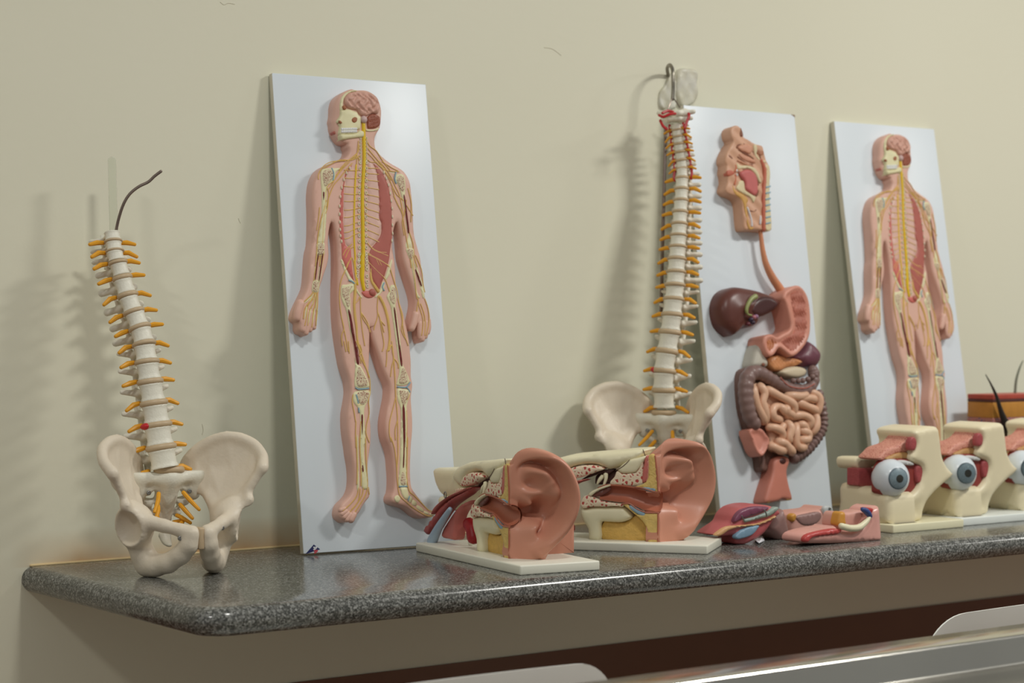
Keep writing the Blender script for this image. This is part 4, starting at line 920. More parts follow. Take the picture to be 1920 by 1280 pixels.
def spine_column(root, P, widths, kinds, face, skip_nerve=(), hern=None, hern_side=-1, arteries=0, disc_from=0):
    """P: vertebral body centres top to bottom (world), root at identity rotation offset; face: unit vector the front of the bodies looks along"""
    P = [np.array(p) for p in P]; n = len(P); ro = np.array(root.location)
    T = [P[max(i-1, 0)]-P[min(i+1, n-1)] for i in range(n)]; T = [t/np.linalg.norm(t) for t in T]
    face = np.array(face, float)
    for i in range(n):
        up = T[i]; back = -(face-up*(face @ up)); back /= np.linalg.norm(back); rt = np.cross(back, up)     # X right, Y back, Z up
        M = Matrix([[rt[k], back[k], up[k], (P[i]-ro)[k]] for k in range(3)]+[[0, 0, 0, 1]])
        gap_u = np.linalg.norm(P[i]-P[i-1]) if i else np.linalg.norm(P[0]-P[1]); gap_d = np.linalg.norm(P[i+1]-P[i]) if i < n-1 else gap_u
        g = 0.5*(gap_u+gap_d); kd = kinds[i]; w = widths[i]
        s = w/VW[kd]; sz = 0.80*g/VH[kd]
        Mv = M @ Matrix.Diagonal((s, s, sz, 1)); v = obj_me('vertebra', VME[kd], root); v.matrix_basis = Mv
        hz = 0.5*0.80*g
        if i < n-1 and i >= disc_from:
            C2 = 0.5*(P[i]+P[i+1]); dth = gap_d*0.26
            dm = Matrix([[rt[k], back[k], up[k], (C2-ro)[k]] for k in range(3)]+[[0, 0, 0, 1]])
            d = obj_me('intervertebral_disc', DME, root); bw = (widths[i]+widths[i+1])*0.25; dpt = {'lumbar': 0.69, 'thoracic': 0.82, 'cervical': 0.70}[kd]
            d.matrix_local = dm @ Matrix.Diagonal((bw*0.99, bw*dpt*0.99, dth, 1))
            if hern == i:
                h = add('disc_protrusion', ball(bw*0.42, bw*0.42, dth*0.62, (0, 0, 0), 16, 10), HERN, root, label='red bulge of a slipped disc'); h.matrix_local = dm @ Matrix.Translation((hern_side*bw*0.76, -bw*0.05, 0))
        for sx in (-1, 1):
            if (i, sx) in skip_nerve: continue
            pb = {'lumbar': (0.42, 0.30), 'thoracic': (0.44, 0.34), 'cervical': (0.46, 0.2)}[kd]
            a = (sx*w*pb[0], w*pb[1], -hz*1.0); ln = 0.019 if kd != 'cervical' else 0.013
            b = (sx*(w*pb[0]+ln*0.6), w*pb[1]-0.004, -hz*1.05-0.001); c = (sx*(w*pb[0]+ln*1.25), w*pb[1]-0.004, -hz*1.05-0.004-0.002*((i*5) % 3))
            nv = add('nerve_root', tube([a, b, c], [0.0036, 0.0042, 0.0029] if kd != 'cervical' else [0.0026, 0.0026, 0.0019], 8), NRV, v)
            nv.matrix_parent_inverse = Mv.inverted(); nv.matrix_basis = M
            if i < arteries:
                ar = add('artery', tube(cr([(sx*w*0.62, w*0.22, -hz*1.5), (sx*w*0.70, w*0.14, -hz*0.9), (sx*w*0.66, w*0.2, hz)], 4), 0.0026, 8), ART, v)
                ar.matrix_parent_inverse = Mv.inverted(); ar.matrix_basis = M
# ---- left spine: lower part of a column standing on its pelvis
PO = np.array((1.457, -0.228, 0.0005)); PYAW = -0.10
s1 = empty('spine_model', Matrix.Translation(PO), 'broken-off spine model with pelvis standing on the left end of the worktop', 'anatomy model')
pelvis(s1, Matrix.Rotation(PYAW, 4, 'Z'))
px = [(211, 443), (214, 462), (217, 480), (225, 505), (234, 537), (245, 570), (257, 599), (267, 629), (273, 661), (278.5, 696), (285, 735), (292, 776), (298, 817), (306, 860)]
ys = np.interp(np.linspace(0, 1, len(px)), [0, 0.25, 0.6, 1.0], [-0.085, -0.105, -0.150, -0.180])
PS = [on_y(x, y, yy) for (x, y), yy in zip(px, ys)]
wd1 = [0.029, 0.029, 0.030, 0.031, 0.033, 0.034, 0.035, 0.037, 0.039, 0.041, 0.043, 0.046, 0.048, 0.050]
kd1 = ['thoracic']*8+['lumbar']*6
spine_column(s1, PS, wd1, kd1, (math.sin(PYAW)*-1*-1, -math.cos(PYAW), 0.0), hern=11, hern_side=-1)
d5 = obj_me('intervertebral_disc', DME, s1); d5.matrix_local = Matrix.Rotation(PYAW, 4, 'Z') @ Matrix.Translation((0.0, 0.050, 0.1535)) @ Matrix.Rotation(-0.12, 4, 'X') @ Matrix.Diagonal((0.024, 0.0165, 0.010, 1))
def wpath(pts): return [tuple(on_y(x, y, yy)-PO) for x, y, yy in pts]
add('bent_wire', tube(cr(wpath([(217, 436, -0.080), (222, 412, -0.084), (231, 384, -0.09), (243, 364, -0.095), (260, 350, -0.10), (278, 341, -0.105), (290, 330, -0.11), (302, 321, -0.115)]), 5), 0.0024, 8), WIRE, s1, label='bent dark grey wire')
tp = wpath([(214, 440, -0.072), (212, 380, -0.070), (210, 300, -0.068)])
add('clear_sleeve', tube(cr(tp, 4), 0.0066, 14), CLEAR, s1, label='clear plastic sleeve')
# ---- hanging spine
S1T = on_y(1245, 775, -0.125); HY = -1.10
ey = np.array((-math.sin(HY), math.cos(HY), 0)); HO = S1T-ey*0.050-np.array((0, 0, 0.152))
s2 = empty('hanging_spine_model', Matrix.Translation(HO), 'full spine model with pelvis hanging from the wall hook beside the digestive board', 'anatomy model')
pelvis(s2, Matrix.Rotation(HY, 4, 'Z'))
dpx = [(1267, 231), (1268, 243), (1271, 255), (1272, 269), (1275, 284), (1277, 300), (1279.5, 316), (1278.5, 333), (1278, 355), (1277, 375), (1275, 398), (1274, 420), (1272, 442), (1271, 462), (1269, 485), (1267.5, 510), (1266, 534), (1263, 560), (1260, 589), (1256.6, 622), (1250, 658), (1244, 696), (1244, 730), (1245.5, 769)]
cpx = [((a[0]+b[0])/2, (a[1]+b[1])/2) for a, b in zip(dpx[:-1], dpx[1:])]
n2 = len(cpx)
ys2 = np.interp(np.linspace(0, 1, n2), [0, 0.2, 0.5, 0.8, 1], [-0.085, -0.09, -0.112, -0.128, -0.125])
PS2 = [on_y(x, y, yy) for (x, y), yy in zip(cpx, ys2)]
wd2 = list(np.interp(np.linspace(0, 1, n2), [0, 0.25, 0.30, 0.5, 0.75, 1.0], [0.021, 0.024, 0.028, 0.034, 0.042, 0.047]))
kd2 = ['cervical']*6+['thoracic']*10+['lumbar']*(n2-16)
fc2 = (math.sin(HY), -math.cos(HY), 0.0)
spine_column(s2, PS2, wd2, kd2, fc2, hern=20, hern_side=-1, arteries=7)
d6 = obj_me('intervertebral_disc', DME, s2); d6.matrix_local = Matrix.Rotation(HY, 4, 'Z') @ Matrix.Translation((0, 0.050, 0.1535)) @ Matrix.Diagonal((0.0235, 0.0165, 0.009, 1))
def atlas():
    def f(P):
        Q = np.c_[np.abs(P[:, 0]), P[:, 1], P[:, 2]]
        d = d_chain(Q, [(0, -0.012, 0, 0.0045), (0.012, -0.009, 0.001, 0.0055), (0.018, 0.002, 0.001, 0.0075), (0.014, 0.018, 0, 0.0045), (0, 0.026, -0.001, 0.0045)], 0.003)
        d = smin(d, d_cap(Q, (0.018, 0.002, 0), (0.035, 0.005, 0.002), 0.0055, 0.0045), 0.004)
        return d
    return surf(f, (-0.044, -0.022, -0.012), (0.044, 0.036, 0.014), 0.0019)
at = add('atlas_vertebra', atlas(), SPB, s2)
ap = on_y(1266, 213, -0.083)-HO; at.matrix_local = Matrix.Translation(tuple(ap)) @ Matrix.Rotation(HY, 4, 'Z') @ Matrix.Rotation(0.15, 4, 'X')
at2 = add('axis_vertebra', atlas(), SPB, s2); ap2 = on_y(1267, 224, -0.083)-HO; at2.matrix_local = Matrix.Translation(tuple(ap2)) @ Matrix.Rotation(HY, 4, 'Z') @ Matrix.Scale(0.85, 4)
def apx(pts): return [tuple(on_y(x, y, yy)-HO) for x, y, yy in pts]
for pts in ([(1236, 216, -0.095), (1244, 219, -0.105), (1256, 214, -0.11), (1266, 213, -0.105)], [(1238, 226, -0.09), (1243, 236, -0.10), (1250, 242, -0.105)], [(1242, 212, -0.09), (1252, 208, -0.09), (1262, 210, -0.09)], [(1287, 208, -0.10), (1292, 216, -0.11), (1288, 228, -0.11), (1284, 240, -0.11)]):
    add('artery', tube(cr(apx(pts), 5), 0.0027, 8), ART, s2, label='red artery at the neck')
add('support_rod', tube(apx([(1248, 240, -0.05), (1243, 420, -0.065), (1239, 590, -0.075)]), 0.0036, 8), WIRE, s2, label='dark steel rod behind the vertebrae')
tri = apx([(1252, 205, -0.075), (1261, 183, -0.070), (1262, 183, -0.070), (1275, 201, -0.075)])
add('wire_loop', tube(tri, 0.0012, 6), WIRE, s2)
# ---- hook and dried glue on the wall
HK = on_y(1258, 150, -0.02)
hk = empty('wall_hook', Matrix.Translation(tuple(on_y(1268, 160, 0.0))), 'steel wall hook holding up the hanging spine', 'hook'); ho = np.array(hk.location)
hp = [on_y(1253, 141, -0.004)-ho, on_y(1251, 128, -0.022)-ho, on_y(1256, 121.5, -0.045)-ho, on_y(1261, 131, -0.062)-ho, on_y(1262, 150, -0.067)-ho, on_y(1262, 170, -0.068)-ho, on_y(1261, 186, -0.069)-ho]
add('hook_rod', tube(cr([tuple(p) for p in hp], 6), 0.0035, 10), mat('hook_steel', (140, 134, 122), 0.3, 0.05, metal=0.9), hk)
GLUE = mat('dried_glue', (232, 226, 200), 0.35, 0.06, 40, bump=0.4, bscale=60, trans=0.2, c2=(238, 236, 224))
def glue(pts, h):
    P = [(lambda q: (q[0]-ho[0], q[2]-ho[2]))(on_y(x, y, 0.0)) for x, y in pts]
    V, Fc = relief(P, h, h*0.6, 0.006, 0.0, lambda U, V, D: 0.0015*np.sin(U*220+1)*np.sin(V*170))
    return [(v[0], -v[2]-0.0002, v[1]) for v in V], Fc
add('glue_patch', glue(PT('1268 132 1285 128 1298 131 1304 142 1303 160 1304 178 1298 192 1285 200 1272 200 1266 185 1264 160'), 0.010), GLUE, hk)
add('glue_patch', glue(PT('1254 140 1264 140 1266 185 1262 204 1240 204 1234 192 1236 172 1246 158'), 0.006), GLUE, hk)
# ------------------------------------------------------------------ the two ear models (one build, two placements)
EB = {'one': (np.array((1.861, -0.540, 0.0)), np.array((0.9896, -0.1436, 0)), np.array((0.1436, 0.9896, 0))),
      'two': (np.array((2.274, -0.502, 0.0)), np.array((0.790, 0.612, 0)), np.array((-0.612, 0.790, 0)))}
BC, AS, BZ = 0.030, 0.088, 0.015          # cut plane, skin plane, base thickness
ZUP = np.array((0, 0, 1.0))
o1, b1, a1 = EB['one']; o2, b2, a2 = EB['two']
CUT1 = Frame(o1+b1*BC, a1, ZUP, -b1); CUT2 = Frame(o2+b2*BC, a2, ZUP, -b2)
def E2(s, d=0.0): return CUT2.poly(PT(s, 1080, 820, 1/5.566), d)
def E1(s, d=0.0): return CUT1.poly(PT(s, 780, 830, 1/5.567), d)
def EA(s, a): return Frame(o1+a1*a, b1, ZUP, -a1).poly(PT(s, 920, 830, 1/5.12))
EARS = mat('ear_skin', (204, 142, 118), 0.36, 0.04, 14); CANAL = mat('ear_canal_brown', (176, 104, 80), 0.4, 0.06, 30)
FATY = mat('fat_yellow', (226, 194, 116), 0.5, 0.10, 90, bump=0.5, bscale=260); FATD = mat('fat_amber', (224, 182, 98), 0.5, 0.10, 90, bump=0.5, bscale=260)
TBON = mat('temporal_bone_cream', (232, 224, 190), 0.40, 0.03, 14); TSPG = speckle_mat('temporal_spongy_bone', (236, 216, 188), (186, 70, 64), 150, 0.20)
MUSC = mat('ear_muscle_red', (178, 84, 80), 0.42, 0.07, 40); MUSL = mat('ear_muscle_salmon', (200, 112, 104), 0.42, 0.07, 40)
VBLU = mat('vein_pale_blue', (164, 184, 204), 0.4, 0.05, 40); DRED = mat('deep_red', (158, 28, 36), 0.4, 0.05); CBLU = mat('ear_cartilage_blue', (150, 178, 196), 0.42, 0.04)
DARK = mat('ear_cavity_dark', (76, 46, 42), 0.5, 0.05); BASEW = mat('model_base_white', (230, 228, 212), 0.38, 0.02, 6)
def ear_model():
    root = empty('ear_model', None)
    def clampa(P): return [(max(u, AS+0.0006), v) for u, v in P]
    def plate(name, poly, thick, m, front=0.0, rnd=0.002, step=0.006, fn=None, parent=root, sm=3):
        V, Fc = relief(poly, front, rnd, step, front-thick, fn, sm)
        return add(name, ([(BC-h, u, v) for u, v, h in V], [tuple(f[::-1]) for f in Fc]), m, parent, sharp=60)
    def rod(name, pts, b, r, m, flat=None, seg=10, parent=root):
        return add(name, tube(cr([(b if np.isscalar(b) else b[i], u, v) for i, (u, v) in enumerate(pts)], 5), r, seg, flat), m, parent)
    add('base_plate', box(0, 0.140, 0, 0.360, 0, BZ, 0.0025), BASEW, root, sharp=30)
    # ---- auricle as one sculpted surface
    def EV(s3, k=3):
        q = [float(v) for v in s3.split()]; out = []
        for i in range(0, len(q), 3):
            b_, z_ = EA('%f %f' % (q[i], q[i+1]), q[i+2])[0]; out.append((b_, z_, AS-q[i+2]))
        return out
    RIM = EV('190 208 .084 225 180 .076 300 122 .062 400 76 .046 500 58 .034 600 75 .024 700 120 .018 790 200 .013 850 300 .010 890 420 .008 902 540 .008 882 660 .011 842 770 .016 782 862 .023 702 962 .031 622 1052 .039 575 1118 .045')
    zt = EA('110 212', AS)[0][1]
    zc = E2('868 675')[0][1]; rc = 0.0160
    out = [(BC, BZ), (BC, BZ+0.02), (BC, zc-rc-0.012), (BC, zc-rc-0.001)] + [(BC+rc*1.15*math.cos(t), zc+rc*math.sin(t)) for t in np.linspace(-math.pi/2, math.pi/2, 9)] + [(BC, zc+rc+0.001), (BC, zc+rc+0.012), (BC, 0.12), (BC, zt-0.004)] + [(max(u, BC+0.004), v) for u, v, _ in RIM] + [(RIM[-1][0]-0.004, BZ), (BC+0.04, BZ)]
    def curve(s3): return np.array(cr(EV(s3), 6))
    hel = curve('280 450 .074 258 340 .068 280 250 .060 345 182 .050 430 138 .040 530 122 .030 640 148 .021 735 218 .015 798 320 .011 840 440 .008 848 560 .008 824 680 .011 775 790 .018 695 885 .026 600 970 .034 500 1050 .042')
    ant = curve('590 395 .042 645 470 .038 650 570 .037 620 670 .038 560 750 .042 470 800 .044 350 815 .050'); ant2 = curve('600 395 .034 540 310 .040 450 275 .046'); ant3 = curve('620 440 .040 540 468 .050 430 480 .058 330 470 .064')
    crus = curve('285 440 .066 330 510 .067 400 585 .070')
    sca = curve('320 300 .05 370 225 .05 450 195 .045 545 195 .04 640 228 .035 708 295 .032 748 380 .03 762 480 .03 752 600 .03 712 700 .032 650 785 .035 550 870 .04')
    lob = curve('330 900 .050 330 1000 .046 360 1090 .046')
    rim2 = np.array([(u, v) for u, v, _ in cr(RIM, 5)])
    con = EA('490 640', 0.070)[0]; con2 = EA('370 690', 0.076)[0]; can = EA('190 680', 0.082)[0]; tri = EA('430 400', 0.062)[0]
    def fn(U, V, D):
        Q = np.c_[U, V]
        def near(c):
            best = np.full(len(U), 1e9); hh = np.zeros(len(U))
            for p, q in zip(c[:-1], c[1:]):
                ab = q[:2]-p[:2]; t = np.clip(((Q-p[:2]) @ ab)/(ab @ ab+1e-18), 0, 1)
                d = np.linalg.norm(Q-(p[:2]+t[:, None]*ab), axis=1); m = d < best
                best = np.where(m, d, best); hh = np.where(m, p[2]+(q[2]-p[2])*t, hh)
            return best, hh
        def g(c, w, e=1.0): return np.exp(-(((U-c[0])/w)**2+((V-c[1])/(w*e))**2))
        t = np.clip((U-BC)/0.042, 0, 1); S = t*t*(3-2*t)
        h = 0.010+0.50*np.clip(U-BC, 0, 1)
        d, H_ = near(lob); m = np.exp(-(d/0.028)**2); h = h*(1-m)+H_*m
        for c, w, p in ((ant, 0.0125, 2), (ant2, 0.0085, 2), (ant3, 0.0060, 2)):
            d, H_ = near(c); m = np.exp(-(d/w)**p); h = np.maximum(h, h*(1-m)+H_*m)
        h = h-0.058*g(con, 0.0155, 1.15)-0.026*g(con2, 0.022, 0.8)-0.020*g(tri, 0.017, 0.6)
        d, H_ = near(sca); h = h-0.020*np.exp(-(d/0.0075)**2)
        d, H_ = near(crus); m = np.exp(-(d/0.0060)**2); h = h*(1-m)+np.maximum(H_, h)*m
        d, H_ = near(hel); m = np.exp(-(d/0.0092)**4); h = h*(1-m)+np.maximum(H_, h)*m
        h = np.where(h > 0, h*S, h)+0.0030
        h = h-0.022*g((BC+0.010, can[1]), 0.026, 0.62)
        gate = np.clip((U-BC-0.013)/0.012, 0, 1)
        Dr = seg_dist(Q, rim2[:-1], rim2[1:])
        return np.maximum(h*np.sqrt(np.clip(1-(1-np.clip(Dr/0.012, 0, 1))**2, 0, 1)*0.45+0.55), 0.0004-0.0200*gate*gate*(3-2*gate))
    V, Fc = relief(out, 0.0, 0.0004, 0.0021, -0.0210, fn, 2)
    rbk = EA('800 1090', 0.110)[0][0]
    V = [(min(u, rbk-0.002), AS-h, min(v, zt-0.004)) if abs(h+0.0210) < 1e-7 else (u, AS-h, v) for u, v, h in V]      # the back of the shell slopes in to the head block
    add('outer_ear', (V, Fc), EARS, root, sharp=75)
    rb = EA('800 1090', 0.110)[0][0]
    hb = [(BC+0.032, BZ), (rb, BZ), (rb, 0.062), (rb-0.004, 0.120), (rb-0.03, 0.150), (BC+0.05, zt-0.004), (BC+0.032, zt-0.004)]
    Vb, Fb = relief(hb, -0.0215, 0.001, 0.02, -0.030, None, 1)
    add('head_block', ([(u, AS-h, v) for u, v, h in Vb], Fb), EARS, root, sharp=60)
    # ---- cut face, skin side to inner side
    plate('upper_fat', clampa(E2('758 190 826 190 848 400 856 556 832 566 700 528 612 516 690 488 742 440 757 300')), 0.012, FATY, 0.001)
    plate('chewing_muscle', E2('725 200 757 205 757 330 745 432 712 472 690 462 690 400 705 300'), 0.04, MUSL, 0.0005)
    plate('lower_fat', clampa(E2('492 700 545 695 640 800 720 790 950 795 915 930 868 1104 752 1100 742 960 690 870 600 790')), 0.012, FATY, 0.001)
    plate('inner_fat', E2('258 900 330 880 470 895 560 850 620 815 690 870 742 960 752 1096 258 1078'), 0.045, FATD, -0.014, 0.003)
    plate('ear_cartilage', E2('555 710 600 715 715 785 705 815 650 800 570 745'), 0.01, CBLU, 0.0012, 0.001); plate('ear_cartilage', E2('670 526 740 516 826 530 824 560 770 562'), 0.01, CBLU, 0.0012, 0.001)
    for s in ('612 516 700 528 832 568 858 560', '480 692 560 690 640 745 740 782 860 785 950 796', '858 560 850 400 826 190', '950 796 910 940 868 1104'):
        rod('skin_edge', clampa(E2(s)), BC-0.0010, 0.0012, CANAL, None, 6)
    plate('upper_spongy_bone', E2('425 352 480 380 560 376 620 368 660 320 695 262 692 460 682 482 600 502 480 498 370 492 354 462 400 410'), 0.04, TSPG, 0.0, 0.0015)
    def dome(U, V, D): return 0.0
    plate('bone_cover', E2('432 332 480 280 556 232 640 212 732 195 700 262 660 320 620 362 560 374 480 376 440 352'), 0.08, TBON, 0.001, 0.006)
    plate('lower_spongy_bone', E2('60 640 95 606 170 622 280 664 400 684 486 694 486 722 400 716 300 722 160 722 80 740 40 700'), 0.04, TSPG, 0.0, 0.0015)
    plate('jaw_joint_bone', E2('40 720 100 735 200 722 300 724 420 722 486 728 540 780 572 832 525 870 440 890 300 884 246 902 246 1076 128 1076 112 960 60 880 30 800'), 0.06, TBON, -0.002, 0.010)
    # canal trough, eardrum, ossicles
    cp = E2('882 676 860 674 840 672 740 655 640 622 540 592 430 580 320 572 235 585'); rr = np.array([0.0150, 0.0158, 0.0160, 0.0150, 0.0130, 0.0120, 0.0120, 0.0112, 0.0075])
    P = np.array(cr(cp, 4)); R = np.interp(np.linspace(0, 1, len(P)), np.linspace(0, 1, len(rr)), rr); T = np.gradient(P, axis=0); T /= np.linalg.norm(T, axis=1)[:, None]; Nn = np.c_[-T[:, 1], T[:, 0]]
    V, Fc = [], []; NS = 13
    for ins in (0, 1):
        for i in range(len(P)):
            for k in range(NS):
                th = -math.pi/2+math.pi*k/(NS-1); r = R[i]+(0.0025 if ins else 0)
                q = P[i]+Nn[i]*r*math.sin(th); V.append((BC+0.0+r*1.15*math.cos(th), q[0], q[1]))
    m_ = len(P)*NS
    for i in range(len(P)-1):
        for k in range(NS-1):
            a = i*NS+k; Fc.append((a, a+1, a+NS+1, a+NS)); Fc.append((m_+a, m_+a+NS, m_+a+NS+1, m_+a+1))
        for k in (0, NS-1):
            a = i*NS+k; Fc.append((a, a+NS, m_+a+NS, m_+a) if k == 0 else (a, m_+a, m_+a+NS, a+NS))
    add('ear_canal', (V, Fc), CANAL, root, sharp=60)
    dr = E2('158 606 200 575 260 548 345 520 352 545 300 590 240 615 190 618')
    plate('eardrum', dr, 0.003, mat('eardrum_brown', (120, 74, 66), 0.3, 0.05), -0.004, 0.001)
    plate('tympanic_ring', E2('128 590 160 560 210 535 280 505 356 488 356 506 290 530 215 562 160 606 140 612'), 0.012, TBON, 0.001, 0.002)
    plate('middle_ear_cavity', E2('186 402 250 385 330 365 425 348 400 400 352 455 330 490 190 500 170 460'), 0.02, DARK, -0.020, 0.001)
    u, v = E2('300 410')[0]; add('hammer_bone', tube(cr([(BC+0.006, u, v+0.003), (BC+0.004, u-0.001, v-0.003), (BC+0.003, u+0.002, v-0.013)], 4), [0.0042, 0.003, 0.0022], 10), TBON, root)
    u, v = E2('262 425')[0]; add('anvil_bone', tube(cr([(BC+0.008, u, v+0.002), (BC+0.006, u+0.004, v-0.003), (BC+0.005, u+0.008, v-0.010)], 4), [0.0038, 0.0034, 0.0015], 10), TBON, root)
    # ---- inner half, traced on the nearer model
    plate('skull_dome', E1('345 330 372 262 480 205 590 190 700 182 800 170 870 168 905 182 850 300 790 330 715 372 690 352 640 310 570 302 500 340 455 420 440 460 385 440 350 390'), 0.090, TBON, -0.002, 0.014, 0.006)
    plate('dome_spongy_bone', E1('460 425 500 345 575 310 645 318 688 358 650 385 600 420 540 446 475 452'), 0.05, TSPG, 0.001, 0.003)
    plate('petrous_bone', E1('100 285 128 262 240 268 350 275 348 380 385 440 440 462 470 480 400 520 330 570 200 560 140 470 112 380'), 0.075, TBON, -0.010, 0.012, 0.006)
    plate('petrous_tip', E1('195 560 330 555 400 520 330 620 240 690 200 705 188 640'), 0.05, TBON, -0.006, 0.008)
    plate('spongy_strip', E1('415 490 440 478 490 470 495 485 450 505 425 512'), 0.02, TSPG, 0.001, 0.001)
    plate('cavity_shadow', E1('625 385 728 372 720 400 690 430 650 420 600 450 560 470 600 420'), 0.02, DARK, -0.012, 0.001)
    plate('tensor_muscle', E1('610 470 560 500 520 540 440 590 350 660 290 740 150 950 88 905 190 760 280 650 380 570 480 520 570 470'), 0.020, MUSC, 0.004, 0.006)
    plate('tensor_sheath', E1('600 462 480 520 380 565 280 640 190 745 205 700 240 650 330 575 430 520 560 468'), 0.020, MUSL, 0.008, 0.004)
    plate('tube_muscle', E1('530 600 440 640 380 700 330 770 250 900 235 985 300 1005 368 1005 385 850 400 760 450 680 520 640'), 0.020, MUSL, -0.004, 0.006)
    rod('vein', E1('380 690 320 780 260 880 215 970 190 1030'), BC-0.004, [0.004, 0.0055, 0.007, 0.0085, 0.009], VBLU, None, 12)
    rod('vein', E1('250 720 180 790 110 860'), BC+0.012, [0.006, 0.008, 0.009], VBLU, None, 12)
    rod('carotid_artery', E1('440 850 470 900 490 1000'), BC+0.020, [0.011, 0.011, 0.0115], DRED, None, 14)
    plate('artery_end', E1('195 562 165 590 152 640 165 690 195 710'), 0.03, DRED, -0.016, 0.006)
    rod('support_pin', E1('410 830 400 1060'), BC+0.03, 0.0045, BASEW, None, 10)
    u, v = E1('362 540')[0]
    add('hook_eye', tube([(BC-0.010, u+0.004*math.cos(t), v+0.005*math.sin(t)) for t in np.linspace(0, 2*math.pi, 14)], 0.0011, 6), SCREW, root)
    u, v = E1('905 215')[0]
    add('metal_pin', tube([(BC+0.006, u, v-0.004), (BC+0.006, u+0.004, v+0.007)], 0.0007, 6), DARK, root)
    for s in ('560 232 500 290 432 336',): rod('seam', E2(s), BC-0.0012, 0.0006, DARK, None, 5)
    return root
def ear_matrix(k):
    o, b, a = EB[k]; return Matrix([[b[i], a[i], ZUP[i], o[i]] for i in range(3)]+[[0, 0, 0, 1]])
em1 = ear_model(); em1.matrix_world = ear_matrix('one')
tag(em1, 'cut-open giant ear model facing the viewer, nearest on the worktop', 'anatomy model', 'ear models on white base plates')
em2 = copy_tree(em1); em2.matrix_world = ear_matrix('two')
em2['label'] = 'cut-open giant ear model seen from the side, in front of the hanging spine'
# ------------------------------------------------------------------ eye models
CRM = mat('eye_model_cream', (232, 220, 186), 0.40, 0.04, 12); EYEW = mat('eyeball_white', (214, 222, 228), 0.22, 0.02, 20); MRED = mat('eye_muscle_red', (170, 78, 80), 0.45, 0.10, 120, bump=0.4, bscale=400)
PNK = speckle_mat('eye_spongy_pink', (214, 150, 130), (176, 80, 72), 260, 0.22); IRIS = mat('iris_blue_grey', (124, 142, 150), 0.35, 0.12, 300); PUP = mat('pupil_dark', (52, 52, 46), 0.4, 0.1, 200)
EBASE = [mat('eye_base_ivory', (232, 226, 192), 0.35, 0.02, 6), mat('eye_base_white', (230, 234, 228), 0.35, 0.02, 6)]
OCH = mat('orbit_ochre', (184, 140, 88), 0.45, 0.06, 30); CORN = mat('cornea_clear', (245, 248, 250), 0.03, 0.0, trans=1.0, ior=1.12)
EX0, EYF = 2.769, -0.452
def c3(s): return PT(s, 1540, 640, 1/3.2)
